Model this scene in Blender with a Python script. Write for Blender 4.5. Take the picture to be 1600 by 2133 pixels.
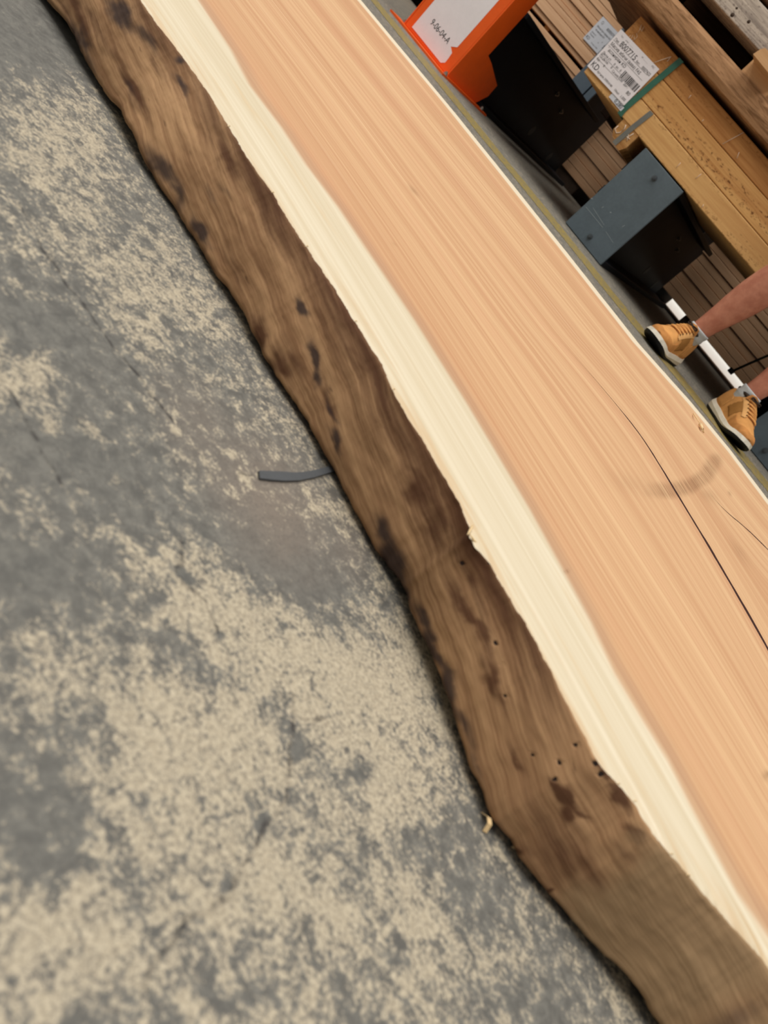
import bpy, bmesh, math, random
import numpy as np
from mathutils import Matrix, Vector

for o in list(bpy.data.objects):
    bpy.data.objects.remove(o)
scene = bpy.context.scene
COL = scene.collection
PI = math.pi

# ------------------------------------------------------------------ camera, world, lights, exposure
S = 0.196                                   # camera height above the concrete, metres
F_PX = 1658.3                               # focal length in pixels of the 1600 x 2133 frame
CX, CY = 800.0, 1066.5
# rows: camera right / camera down / camera forward in world axes (X along slab, Y away, Z up)
R = np.array([[0.5739224, 0.43692924, 0.69260806],
              [0.80405463, -0.14029735, -0.57776536],
              [-0.1552715, 0.88848719, -0.43183477]])
cam_d = bpy.data.cameras.new('camera')
cam = bpy.data.objects.new('camera', cam_d)
COL.objects.link(cam)
cam_d.sensor_fit = 'VERTICAL'
cam_d.sensor_height = 36.0
cam_d.lens = 36.0 * F_PX / 2133.0
cam_d.clip_start = 0.01
cam_d.clip_end = 200
rt, dn, fw = R
M = Matrix(((rt[0], -dn[0], -fw[0], 0), (rt[1], -dn[1], -fw[1], 0), (rt[2], -dn[2], -fw[2], S), (0, 0, 0, 1)))
cam.matrix_world = M
cam_d.dof.use_dof = True
cam_d.dof.focus_distance = 0.85
cam_d.dof.aperture_fstop = 13
scene.camera = cam

world = bpy.data.worlds.new('world')
scene.world = world
world.use_nodes = True
bg = world.node_tree.nodes['Background']
bg.inputs['Color'].default_value = (1.0, 0.985, 0.96, 1)
bg.inputs['Strength'].default_value = 0.36


def overhead_lamp(x, y, z, sx, sy, power):
    d = bpy.data.lights.new('overhead_light', 'AREA')
    d.shape = 'RECTANGLE'
    d.size = sx
    d.size_y = sy
    d.energy = power
    d.color = (1.0, 0.965, 0.91)
    o = bpy.data.objects.new('overhead_light', d)
    COL.objects.link(o)
    o.location = (x, y, z)
    return o


for lx in (-5.5, -2.0, 1.5):
    overhead_lamp(lx, 0.6, 6.5, 1.6, 7.0, 305)
    overhead_lamp(lx, 7.9, 3.4, 1.6, 0.8, 95)      # added to brighten the floor strip of the next aisle

vs = scene.view_settings
vs.view_transform = 'Standard'
vs.look = 'None'
vs.gamma = 1.0
vs.use_curve_mapping = False
vs.exposure = -0.25


# ------------------------------------------------------------------ geometry helpers
def ray(x, y):
    return R.T @ np.array([x - CX, y - CY, F_PX])


def on_z(x, y, z):
    d = ray(x, y)
    p = d * ((z - S) / d[2])
    return np.array([p[0], p[1], z])


def on_y(x, y, Y):
    d = ray(x, y)
    p = d * (Y / d[1])
    return np.array([p[0], Y, p[2] + S])


def to_px(P):
    P = np.asarray(P, float)
    c = (P - np.array([0, 0, S])) @ R.T
    zc = np.maximum(c[..., 2], 1e-3)
    px = np.stack([c[..., 0] / zc * F_PX + CX, c[..., 1] / zc * F_PX + CY], -1)
    px[c[..., 2] < 0.02] = -99999
    return px


def lin(r, g, b):
    return tuple(((c / 255) / 12.92 if c / 255 <= 0.04045 else ((c / 255 + 0.055) / 1.055) ** 2.4) for c in (r, g, b))


def _hash(ix, iy, seed):
    h = (ix.astype(np.int64) * 374761393 + iy.astype(np.int64) * 668265263 + seed * 974634777) & 0x7fffffff
    h = ((h ^ (h >> 13)) * 1274126177) & 0x7fffffff
    h = ((h ^ (h >> 16)) * 2246822519) & 0x7fffffff
    return (h & 0xffffff) / float(0xffffff)


def vnoise(x, y, seed=0):
    x = np.asarray(x, float)
    y = np.asarray(y, float)
    ix = np.floor(x)
    iy = np.floor(y)
    fx = x - ix
    fy = y - iy
    fx = fx * fx * (3 - 2 * fx)
    fy = fy * fy * (3 - 2 * fy)
    a = _hash(ix, iy, seed)
    b = _hash(ix + 1, iy, seed)
    c = _hash(ix, iy + 1, seed)
    d = _hash(ix + 1, iy + 1, seed)
    return (a * (1 - fx) + b * fx) * (1 - fy) + (c * (1 - fx) + d * fx) * fy


def fbm(x, y, seed=0, octv=4):
    s = 0
    a = 0.5
    t = 0
    for i in range(octv):
        s = s + a * vnoise(np.asarray(x) * 2 ** i + 17.3 * i, np.asarray(y) * 2 ** i - 9.1 * i, seed + i)
        t += a
        a *= 0.5
    return s / t


def sstep(e0, e1, x):
    t = np.clip((x - e0) / (e1 - e0), 0, 1)
    return t * t * (3 - 2 * t)


def tag(o, label=None, cat=None, group=None, kind=None):
    if label:
        o['label'] = label
    if cat:
        o['category'] = cat
    if group:
        o['group'] = group
    if kind:
        o['kind'] = kind
    return o


def thing(name, label, cat, loc=(0, 0, 0), group=None):
    o = bpy.data.objects.new(name, None)
    o.empty_display_size = 0.05
    COL.objects.link(o)
    o.location = loc
    return tag(o, label, cat, group)


def origin_of(o):
    v = Vector((0, 0, 0))
    while o is not None:
        v = v + o.location
        o = o.parent
    return v


def mesh_obj(name, verts, faces, mat, parent=None, smooth=False, base=None):
    """verts in world coordinates; origin follows the parent or `base`"""
    o = bpy.data.objects.new(name, None) if False else None
    org = origin_of(parent) if parent is not None else Vector(base or (0, 0, 0))
    v = np.asarray(verts, float) - np.array(org)
    me = bpy.data.meshes.new(name)
    me.from_pydata(v.tolist(), [], [list(map(int, f)) for f in faces])
    if smooth:
        me.polygons.foreach_set('use_smooth', [True] * len(me.polygons))
    if mat is not None:
        me.materials.append(mat)
    o = bpy.data.objects.new(name, me)
    COL.objects.link(o)
    if parent is not None:
        o.parent = parent
    else:
        o.location = org
    return o


def bm_obj(name, bm, mat, parent=None, smooth=False, base=None):
    bm.verts.ensure_lookup_table()
    bm.verts.index_update()
    v = [tuple(x.co) for x in bm.verts]
    f = [[q.index for q in fc.verts] for fc in bm.faces]
    bm.free()
    return mesh_obj(name, v, f, mat, parent, smooth, base)


def bm_box(bm, x0, x1, y0, y1, z0, z1, bev=0.0, seg=1):
    r = bmesh.ops.create_cube(bm, size=1.0)
    vs_ = r['verts']
    for v in vs_:
        v.co = Vector((x0 + (v.co.x + 0.5) * (x1 - x0), y0 + (v.co.y + 0.5) * (y1 - y0), z0 + (v.co.z + 0.5) * (z1 - z0)))
    if bev > 0:
        es = list({e for v in vs_ for e in v.link_edges})
        bmesh.ops.bevel(bm, geom=es, offset=bev, segments=seg, affect='EDGES', profile=0.5)


def box(name, x0, x1, y0, y1, z0, z1, mat, parent=None, bev=0.002, base=None, seg=1):
    bm = bmesh.new()
    bm_box(bm, x0, x1, y0, y1, z0, z1, bev, seg)
    return bm_obj(name, bm, mat, parent, False, base)


def prism(name, pts, off, mat, parent=None, base=None):
    """flat polygon pts (world) thickened by the vector off"""
    n = len(pts)
    pts = [np.asarray(p, float) for p in pts]
    v = pts + [p + np.asarray(off, float) for p in pts]
    f = [list(range(n)), list(range(2 * n - 1, n - 1, -1))]
    for i in range(n):
        j = (i + 1) % n
        f.append([i, i + n, j + n, j])
    o = mesh_obj(name, v, f, mat, parent, False, base)
    bm = bmesh.new()
    bm.from_mesh(o.data)
    bmesh.ops.recalc_face_normals(bm, faces=bm.faces)
    bm.to_mesh(o.data)
    bm.free()
    return o


def bm_tube(bm, pts, rad, n=8, cap=True):
    pts = [Vector(p) for p in pts]
    rad = rad if hasattr(rad, '__len__') else [rad] * len(pts)
    rings = []
    ref = Vector((0, 0, 1))
    for i, p in enumerate(pts):
        d = (pts[min(i + 1, len(pts) - 1)] - pts[max(i - 1, 0)]).normalized()
        r_ = ref if abs(d.dot(ref)) < 0.95 else Vector((1, 0, 0))
        a = d.cross(r_).normalized()
        b = d.cross(a).normalized()
        rings.append([bm.verts.new(p + (a * math.cos(2 * PI * k / n) + b * math.sin(2 * PI * k / n)) * rad[i]) for k in range(n)])
    for i in range(len(rings) - 1):
        for k in range(n):
            bm.faces.new((rings[i][k], rings[i][(k + 1) % n], rings[i + 1][(k + 1) % n], rings[i + 1][k]))
    if cap:
        bm.faces.new(rings[0][::-1])
        bm.faces.new(rings[-1])


def tube(name, pts, rad, mat, parent=None, n=8, base=None, smooth=True):
    bm = bmesh.new()
    bm_tube(bm, pts, rad, n)
    bmesh.ops.recalc_face_normals(bm, faces=bm.faces)
    return bm_obj(name, bm, mat, parent, smooth, base)


def text_mesh(name, body, size, origin, ux, uz, mat, parent, xscale=1.0, bold=0.0, align='LEFT'):
    """flat print lying in the plane spanned by ux (reading direction) and uz (up)"""
    cu = bpy.data.curves.new(name, 'FONT')
    cu.body = body
    cu.size = size
    cu.resolution_u = 3
    cu.align_x = align
    cu.offset = bold
    tmp = bpy.data.objects.new(name + '_tmp', cu)
    COL.objects.link(tmp)
    dg = bpy.context.evaluated_depsgraph_get()
    me0 = bpy.data.meshes.new_from_object(tmp.evaluated_get(dg))
    v = np.array([p.co[:] for p in me0.vertices]) if len(me0.vertices) else np.zeros((0, 3))
    f = [list(p.vertices) for p in me0.polygons]
    bpy.data.objects.remove(tmp)
    bpy.data.curves.remove(cu)
    bpy.data.meshes.remove(me0)
    if not len(v):
        return None
    w = np.asarray(origin, float) + v[:, :1] * xscale * np.asarray(ux, float) + v[:, 1:2] * np.asarray(uz, float)
    return mesh_obj(name, w, f, mat, parent)


# ------------------------------------------------------------------ material helpers
class NT:
    def __init__(self, name):
        self.m = bpy.data.materials.new(name)
        self.m.use_nodes = True
        self.t = self.m.node_tree
        self.b = self.t.nodes['Principled BSDF']

    def n(self, typ, **kw):
        nd = self.t.nodes.new(typ)
        for k, v in kw.items():
            setattr(nd, k, v)
        return nd

    def l(self, a, b):
        self.t.links.new(a, b)

    def val(self, sock, v):
        if hasattr(v, 'is_linked') or isinstance(v, bpy.types.NodeSocket):
            self.l(v, sock)
        else:
            sock.default_value = v

    def math(self, op, a, b=0.0, c=None, clamp=False):
        nd = self.n('ShaderNodeMath', operation=op)
        nd.use_clamp = clamp
        self.val(nd.inputs[0], a)
        self.val(nd.inputs[1], b)
        if c is not None:
            self.val(nd.inputs[2], c)
        return nd.outputs[0]

    def step(self, x, e0, e1, o0=0.0, o1=1.0):
        nd = self.n('ShaderNodeMapRange', interpolation_type='SMOOTHSTEP')
        self.val(nd.inputs['Value'], x)
        nd.inputs['From Min'].default_value = e0
        nd.inputs['From Max'].default_value = e1
        nd.inputs['To Min'].default_value = o0
        nd.inputs['To Max'].default_value = o1
        return nd.outputs['Result']

    def mix(self, f, a, b, blend='MIX'):
        nd = self.n('ShaderNodeMix', data_type='RGBA', blend_type=blend)
        self.val(nd.inputs[0], f)
        for s, v in ((nd.inputs[6], a), (nd.inputs[7], b)):
            if isinstance(v, bpy.types.NodeSocket):
                self.l(v, s)
            else:
                s.default_value = (*v[:3], 1)
        return nd.outputs[2]

    def attr(self, name, out='Fac'):
        nd = self.n('ShaderNodeAttribute', attribute_name=name)
        return nd.outputs[out]

    def coord(self, kind='Object'):
        return self.n('ShaderNodeTexCoord').outputs[kind]

    def mapping(self, vec, scale=(1, 1, 1), loc=(0, 0, 0), rot=(0, 0, 0)):
        nd = self.n('ShaderNodeMapping')
        self.l(vec, nd.inputs['Vector'])
        nd.inputs['Scale'].default_value = scale
        self.val(nd.inputs['Location'], loc)
        nd.inputs['Rotation'].default_value = rot
        return nd.outputs[0]

    def noise(self, vec, scale=1.0, detail=4.0, rough=0.55, dist=0.0):
        nd = self.n('ShaderNodeTexNoise')
        if vec is not None:
            self.l(vec, nd.inputs['Vector'])
        nd.inputs['Scale'].default_value = scale
        nd.inputs['Detail'].default_value = detail
        nd.inputs['Roughness'].default_value = rough
        nd.inputs['Distortion'].default_value = dist
        return nd.outputs['Fac']

    def voronoi(self, vec, scale=1.0, feature='F1'):
        nd = self.n('ShaderNodeTexVoronoi', feature=feature)
        self.l(vec, nd.inputs['Vector'])
        nd.inputs['Scale'].default_value = scale
        return nd.outputs['Distance']

    def out(self, color=None, rough=None, metal=None, bump=None, bstr=0.3, bdist=0.001, spec=None):
        if color is not None:
            if isinstance(color, bpy.types.NodeSocket):
                self.l(color, self.b.inputs['Base Color'])
            else:
                self.b.inputs['Base Color'].default_value = (*color[:3], 1)
        if rough is not None:
            self.val(self.b.inputs['Roughness'], rough)
        if metal is not None:
            self.b.inputs['Metallic'].default_value = metal
        if spec is not None:
            self.b.inputs['Specular IOR Level'].default_value = spec
        if bump is not None:
            nd = self.n('ShaderNodeBump')
            nd.inputs['Strength'].default_value = bstr
            nd.inputs['Distance'].default_value = bdist
            self.l(bump, nd.inputs['Height'])
            self.l(nd.outputs[0], self.b.inputs['Normal'])
        return self.m


def plain(name, col, rough=0.6, metal=0.0, var=0.12, scale=40.0, spec=0.4):
    t = NT(name)
    n1 = t.noise(t.coord(), scale, 5, 0.6)
    n2 = t.noise(t.coord(), scale * 8, 3, 0.6)
    f = t.math('ADD', t.math('MULTIPLY', n1, 0.7), t.math('MULTIPLY', n2, 0.3))
    f = t.step(f, 0.3, 0.7)
    a = [c * (1 - var) for c in col]
    b = [min(1, c * (1 + var)) for c in col]
    return t.out(t.mix(f, a, b), rough, metal, n2, 0.15, 0.0006, spec)


def wood_board(name, dark, light, mid=None, fleck=0.0, fleck_col=(0.2, 0.1, 0.04), rough=0.75, vary=0.25, sc=1.0):
    """sawn timber, grain along X"""
    t = NT(name)
    co = t.coord()
    rnd = t.n('ShaderNodeObjectInfo').outputs['Random']
    off = t.n('ShaderNodeCombineXYZ')
    t.l(t.math('MULTIPLY', rnd, 31.0), off.inputs[0])
    t.l(t.math('MULTIPLY', rnd, 17.0), off.inputs[1])
    t.l(t.math('MULTIPLY', rnd, 23.0), off.inputs[2])
    v = t.mapping(co, (1.2 * sc, 22 * sc, 26 * sc), off.outputs[0])
    g = t.noise(v, 1.0, 6, 0.62, 0.6)
    v2 = t.mapping(co, (6 * sc, 180 * sc, 190 * sc), off.outputs[0])
    g2 = t.noise(v2, 1.0, 3, 0.6)
    f = t.math('ADD', t.math('MULTIPLY', g, 0.7), t.math('MULTIPLY', g2, 0.3))
    c = t.mix(t.step(f, 0.32, 0.68), dark, light)
    c = t.mix(t.math('MULTIPLY', rnd, vary), c, [x * 0.55 for x in dark])
    if fleck > 0:
        v3 = t.mapping(co, (62, 90, 130), off.outputs[0])
        k = t.noise(v3, 1.0, 4, 0.7)
        band = t.noise(t.mapping(co, (0.9, 14, 42), off.outputs[0]), 1.0, 2, 0.5)
        kk = t.math('MULTIPLY', t.step(k, 0.53, 0.63), t.step(band, 0.47, 0.57))
        c = t.mix(t.math('MULTIPLY', kk, fleck), c, fleck_col)
    return t.out(c, rough, None, g2, 0.35, 0.0008, 0.25)


# ------------------------------------------------------------------ materials
M_GREY = plain('grey_paint', lin(88, 100, 107), 0.42, 0.0, 0.10, 12)
M_COLUMN = plain('blue_grey_paint', lin(88, 101, 112), 0.45, 0.0, 0.08, 12)
M_SHADEGREY = plain('shaded_grey_paint', lin(27, 33, 40), 0.5, 0.0, 0.15, 10, 0.12)  # the rack's grey with its shade put into the colour
M_ORANGE = plain('orange_paint', lin(232, 92, 22), 0.4, 0.0, 0.05, 14)
M_STEEL = plain('zinc_steel', lin(170, 168, 160), 0.35, 0.8, 0.2, 60)
M_DARKSTEEL = plain('dark_bolt', lin(84, 90, 94), 0.4, 0.4, 0.2, 60)
M_PAPER = plain('white_paper', lin(232, 226, 228), 0.6, 0.0, 0.03, 20)
M_PAPER2 = plain('cool_paper', lin(205, 207, 214), 0.6, 0.0, 0.03, 20)
M_INK = plain('print_ink', lin(38, 36, 38), 0.6, 0.0, 0.1, 60)
M_INKL = plain('print_ink_grey', lin(120, 118, 120), 0.6, 0.0, 0.1, 60)
M_GREEN = plain('green_strap', lin(56, 104, 86), 0.35, 0.0, 0.12, 25)
M_GSTRAP = plain('grey_strap', lin(128, 128, 122), 0.35, 0.5, 0.1, 25)
M_CHALK = plain('chalk', lin(235, 215, 195), 0.9, 0.0, 0.05, 60)
M_FLOORLIGHT = plain('floor_light_white', lin(238, 236, 230), 0.5, 0.0, 0.04, 18)  # white stands in for strong light on the next-aisle floor
M_DKGREEN = plain('dark_green_strap', lin(26, 42, 32), 0.4, 0.0, 0.1, 25)
M_CLIP = plain('black_plastic', lin(18, 18, 20), 0.5, 0.0, 0.1, 30)
M_TAPE = plain('grey_strip_plastic', lin(76, 79, 82), 0.5, 0.0, 0.08, 60)
M_FILM = plain('stretch_film_edge', lin(205, 178, 150), 0.25, 0.0, 0.1, 60)
M_GOLD = wood_board('golden_lumber', lin(186, 130, 74), lin(222, 172, 108), fleck=0.9, fleck_col=lin(104, 60, 26), vary=0.18)
M_GOLDL = wood_board('pale_golden_lumber', lin(204, 152, 94), lin(232, 186, 122), fleck=0.6, fleck_col=lin(128, 84, 44), vary=0.1)
M_GOLDD = wood_board('deep_golden_lumber', lin(170, 112, 60), lin(204, 148, 88), fleck=0.5, fleck_col=lin(110, 62, 28), vary=0.1)
M_GOLDEDGE = wood_board('golden_lumber_rough', lin(150, 100, 50), lin(205, 158, 100), vary=0.1, sc=2.0)
M_BROWN = wood_board('brown_boards', lin(200, 155, 117), lin(222, 180, 142), vary=0.2)
M_DARKBR = wood_board('dark_brown_boards', lin(88, 60, 42), lin(120, 86, 60), vary=0.3)
M_FIG = wood_board('figured_timber', lin(118, 84, 56), lin(196, 154, 116), vary=0.05, sc=0.8)
M_GREYWOOD = wood_board('weathered_plank', lin(128, 116, 108), lin(206, 192, 176), fleck=0.6, fleck_col=lin(80, 66, 60), vary=0.05, sc=2.2)
M_BLOCK = wood_board('pale_block', lin(196, 150, 104), lin(226, 182, 134), vary=0.1)
M_BARK = plain('bearer_dark', lin(60, 44, 32), 0.85, 0.0, 0.3, 30)


# ------------------------------------------------------------------ floor
def floor_material():
    t = NT('concrete')
    co = t.coord()
    tan = t.attr('tan')
    dark = t.attr('dark')
    crk = t.attr('crk')
    n_big = t.noise(co, 22, 6, 0.62, 0.4)
    n_mid = t.noise(co, 130, 5, 0.68, 0.5)
    n_fine = t.noise(co, 480, 4, 0.7, 0.4)
    n_pit = t.voronoi(co, 330)
    n_pit2 = t.voronoi(co, 120)
    f = t.math('ADD', tan, t.math('MULTIPLY', t.math('SUBTRACT', n_big, 0.5), 0.9))
    f = t.math('ADD', f, t.math('MULTIPLY', t.math('SUBTRACT', n_mid, 0.5), 1.9))
    f = t.math('ADD', f, t.math('MULTIPLY', t.math('SUBTRACT', n_fine, 0.5), 2.2))
    n_m2 = t.noise(co, 62, 5, 0.62, 1.2)
    f = t.math('ADD', f, t.math('MULTIPLY', t.math('SUBTRACT', n_m2, 0.5), 1.7))
    peb = t.math('MULTIPLY', t.step(t.voronoi(t.mapping(co, (1, 1, 1), (3, 1, 0)), 85), 0.42, 0.2), t.step(t.noise(co, 30, 2, 0.5), 0.5, 0.62))
    f = t.math('ADD', f, t.math('MULTIPLY', peb, 0.35))
    f = t.step(f, 0.16, 0.78)
    grey = t.mix(t.step(n_mid, 0.3, 0.7), lin(78, 79, 76), lin(120, 119, 112))
    warm = t.mix(t.step(n_fine, 0.3, 0.7), lin(158, 146, 125), lin(188, 176, 153))
    grey = t.mix(t.attr('brown'), grey, lin(122, 111, 100))
    c = t.mix(f, grey, warm)
    vein = t.math('ABSOLUTE', t.math('SUBTRACT', t.noise(co, 190, 4, 0.6, 1.0), 0.5))
    c = t.mix(t.math('MULTIPLY', t.step(vein, 0.035, 0.0), 0.45), c, lin(84, 80, 75))
    c = t.mix(t.math('MULTIPLY', t.step(n_pit, 0.25, 0.02), 0.5), c, lin(70, 68, 66))
    c = t.mix(t.math('MULTIPLY', t.step(n_pit2, 0.12, 0.02), 0.35), c, lin(64, 62, 62))
    c = t.mix(t.math('MULTIPLY', dark, 0.55), c, lin(76, 77, 75))
    k = t.math('ADD', crk, t.math('MULTIPLY', t.math('SUBTRACT', n_mid, 0.5), 0.0012))
    c = t.mix(t.math('MULTIPLY', t.step(k, 0.0014, 0.0004), t.step(n_mid, 0.3, 0.65, 0.9, 0.25)), c, lin(46, 42, 40))
    h = t.math('ADD', t.math('MULTIPLY', n_mid, 0.6), t.math('MULTIPLY', n_fine, 0.4))
    return t.out(c, t.step(n_mid, 0.2, 0.8, 0.55, 0.8), None, h, 0.35, 0.0010, 0.4)


M_CONC = floor_material()


def seg_dist(P, poly):
    P = np.asarray(P, float)
    best = np.full(P.shape[0], 1e9)
    for a, b in zip(poly[:-1], poly[1:]):
        a = np.asarray(a, float)
        b = np.asarray(b, float)
        ab = b - a
        tt = np.clip(((P - a) @ ab) / (ab @ ab), 0, 1)
        d = np.linalg.norm(P - (a + tt[:, None] * ab), axis=1)
        best = np.minimum(best, d)
    return best


def axis_samples(segs):
    out = []
    for a, b, n in segs:
        out += list(np.linspace(a, b, n, endpoint=False))
    out.append(segs[-1][1])
    return np.array(out)


def grid_faces(nx, ny):
    i = np.arange(nx - 1)[:, None] * ny + np.arange(ny - 1)[None, :]
    i = i.ravel()
    return np.stack([i, i + ny, i + ny + 1, i + 1], 1)


def add_attr(me, name, data, typ='FLOAT'):
    a = me.attributes.new(name, typ, 'POINT')
    if typ == 'FLOAT':
        a.data.foreach_set('value', np.asarray(data, np.float32).ravel())
    else:
        a.data.foreach_set('vector', np.asarray(data, np.float32).ravel())


def fast_mesh(name, V, Fc, mat, smooth=True, parent=None):
    me = bpy.data.meshes.new(name)
    V = np.asarray(V, np.float32)
    Fc = np.asarray(Fc, np.int32)
    me.vertices.add(len(V))
    me.vertices.foreach_set('co', V.ravel())
    me.loops.add(Fc.size)
    me.loops.foreach_set('vertex_index', Fc.ravel())
    me.polygons.add(len(Fc))
    me.polygons.foreach_set('loop_start', np.arange(0, Fc.size, 4, dtype=np.int32))
    me.polygons.foreach_set('loop_total', np.full(len(Fc), 4, np.int32))
    me.polygons.foreach_set('use_smooth', np.full(len(Fc), smooth))
    me.update()
    me.validate()
    me.materials.append(mat)
    o = bpy.data.objects.new(name, me)
    COL.objects.link(o)
    if parent:
        o.parent = parent
    return o


def blots(px, items, wob=0.0, seed=3, grow=1.0):
    """items: (x, y, half-length, half-width, angle in degrees from +x down the picture, strength)"""
    p = px.copy()
    if wob:
        p[:, 0] += (fbm(px[:, 0] / 45, px[:, 1] / 45, seed) - 0.5) * wob
        p[:, 1] += (fbm(px[:, 0] / 45, px[:, 1] / 45, seed + 50) - 0.5) * wob
    out = np.zeros(len(px))
    for x, y, a, b, ang, s in items:
        c, n = math.cos(math.radians(ang)), math.sin(math.radians(ang))
        dx, dy = p[:, 0] - x, p[:, 1] - y
        u = (dx * c + dy * n) / (a * grow)
        v = (-dx * n + dy * c) / (b * grow)
        out = np.maximum(out, s * np.exp(-(u * u + v * v)))
    return out


FX = axis_samples([(-9, -0.9, 20), (-0.9, 0.45, 900), (0.45, 8, 18)])
FY = axis_samples([(-7, 0.02, 14), (0.02, 0.56, 360), (0.56, 10, 24)])
gx, gy = np.meshgrid(FX, FY, indexing='ij')
fxy = np.stack([gx.ravel(), gy.ravel()], 1)
fv = np.concatenate([fxy, np.zeros((len(fxy), 1))], 1)
fpx = to_px(fv)
base_tan = 0.34 + 0.5 * (fbm(fxy[:, 0] * 9, fxy[:, 1] * 9, 5) - 0.5)
tanp = blots(fpx, [(60, 775, 75, 60, 20, 0.75), (380, 1215, 120, 80, 30, 0.62), (470, 1290, 110, 70, 40, 0.6), (700, 1420, 230, 140, 30, 0.55),
                   (430, 1560, 220, 150, 20, 0.42), (800, 1620, 160, 130, 60, 0.45), (560, 1850, 260, 170, 10, 0.42),
                   (120, 1420, 150, 110, 0, 0.35), (330, 560, 130, 90, 40, 0.34), (110, 330, 150, 100, 40, 0.30), (150, 1990, 200, 120, 0, 0.34),
                   (850, 1900, 200, 120, 50, 0.32), (280, 680, 90, 60, 40, 0.28), (1050, 2020, 130, 90, 50, 0.2)], 60)
tanp = np.maximum(tanp, blots(fpx, [(512, 1000, 26, 12, 40, 0.9), (490, 1030, 20, 10, 60, 0.6), (486, 945, 12, 8, 60, 0.7), (240, 1000, 14, 14, 0, 0.9), (100, 880, 34, 22, 40, 0.8), (190, 900, 40, 14, 45, 0.7), (650, 1060, 40, 30, 0, 0.35)], 12))
darkp = blots(fpx, [(90, 690, 140, 80, 30, 0.7), (190, 960, 170, 110, 40, 0.6), (640, 1215, 160, 60, 35, 0.75), (720, 1290, 90, 50, 35, 0.5),
                    (60, 1180, 150, 70, 10, 0.7), (60, 60, 170, 110, 0, 0.75), (300, 480, 90, 60, 50, 0.35), (60, 1680, 120, 160, 0, 0.55), (920, 1750, 60, 90, 60, 0.45),
                    (160, 1480, 60, 50, 0, 0.4), (980, 1880, 90, 60, 50, 0.5), (1130, 2060, 120, 60, 50, 0.55)], 70)
darkp = np.maximum(darkp, blots(fpx, [(385, 1202, 26, 10, 42, 1.5), (322, 1150, 12, 9, 0, 1.0), (330, 1250, 14, 12, 0, 0.9), (455, 1322, 12, 8, 40, 1.1), (545, 1708, 16, 9, 120, 1.3), (470, 1845, 14, 12, 60, 1.2),
                                      (620, 1565, 16, 20, 0, 0.9), (750, 1610, 30, 28, 0, 0.8), (340, 820, 12, 8, 40, 0.9)], 10))
brownp = blots(fpx, [(560, 1050, 210, 110, 55, 0.9), (420, 900, 170, 90, 55, 0.55), (640, 800, 120, 60, 58, 0.7), (720, 1150, 90, 60, 60, 0.6)], 50)
far_floor = sstep(1.2, 2.0, fxy[:, 1])
fl = fast_mesh('floor', fv, grid_faces(len(FX), len(FY)), M_CONC, False)
add_attr(fl.data, 'tan', np.clip((base_tan + tanp - 0.75 * darkp - 0.35 * brownp) * (1 - far_floor) + far_floor * 0.22, -0.3, 1.1))
add_attr(fl.data, 'dark', darkp * 0.6 + 0.05 * far_floor)
add_attr(fl.data, 'brown', np.maximum(brownp, 0.15))
cr = np.full(len(fxy), 0.05)
for poly in ([(610, 1450), (607, 1560), (596, 1640), (580, 1690), (545, 1725), (530, 1775), (505, 1815), (478, 1860), (380, 1930), (300, 2040)],
             [(35, 420), (55, 455), (80, 500), (100, 540), (130, 580), (165, 625), (215, 690), (300, 800), (360, 880)],
             [(10, 800), (40, 860), (80, 920), (100, 960), (130, 1010)],
             [(378, 1130), (372, 1170), (365, 1190), (385, 1215), (430, 1250), (450, 1300), (455, 1325)],
             [(610, 1490), (680, 1500)], [(530, 1040 - 47), (500, 985)]):
    w = [on_z(x, y, 0)[:2] for x, y in poly]
    near = (fxy[:, 0] > -0.95) & (fxy[:, 0] < 0.5) & (fxy[:, 1] < 0.6) & (fxy[:, 1] > 0)
    idx = np.where(near)[0]
    wb = fxy[idx].copy()
    wb[:, 0] += (fbm(fxy[idx, 0] * 90, fxy[idx, 1] * 90, 21, 3) - 0.5) * 0.005
    wb[:, 1] += (fbm(fxy[idx, 0] * 90, fxy[idx, 1] * 90, 22, 3) - 0.5) * 0.005
    cr[idx] = np.minimum(cr[idx], seg_dist(wb, w))
add_attr(fl.data, 'crk', cr)
tag(fl, 'worn grey concrete floor with pale patches and hairline cracks', None, None, 'structure')

# yellow line painted along the rack, part of the floor
t = NT('worn_yellow_paint')
nn = t.noise(t.coord(), 60, 5, 0.7)
M_YEL = t.out(t.mix(t.step(nn, 0.35, 0.6), lin(106, 103, 90), lin(150, 129, 58)), 0.6)
xs = np.linspace(-4.5, 4.0, 120)
y0 = 2.64 - 0.02 * (xs + 2) + (fbm(xs * 9, xs * 0, 8) - 0.5) * 0.03
y1 = y0 + 0.23 + (fbm(xs * 7, xs * 0 + 4, 9) - 0.5) * 0.04
lv = np.concatenate([np.stack([xs, y0, xs * 0 + 0.0008], 1), np.stack([xs, y1, xs * 0 + 0.0008], 1)])
n = len(xs)
mesh_obj('painted_line', lv, [[i, i + 1, i + 1 + n, i + n] for i in range(n - 1)], M_YEL, fl)

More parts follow.
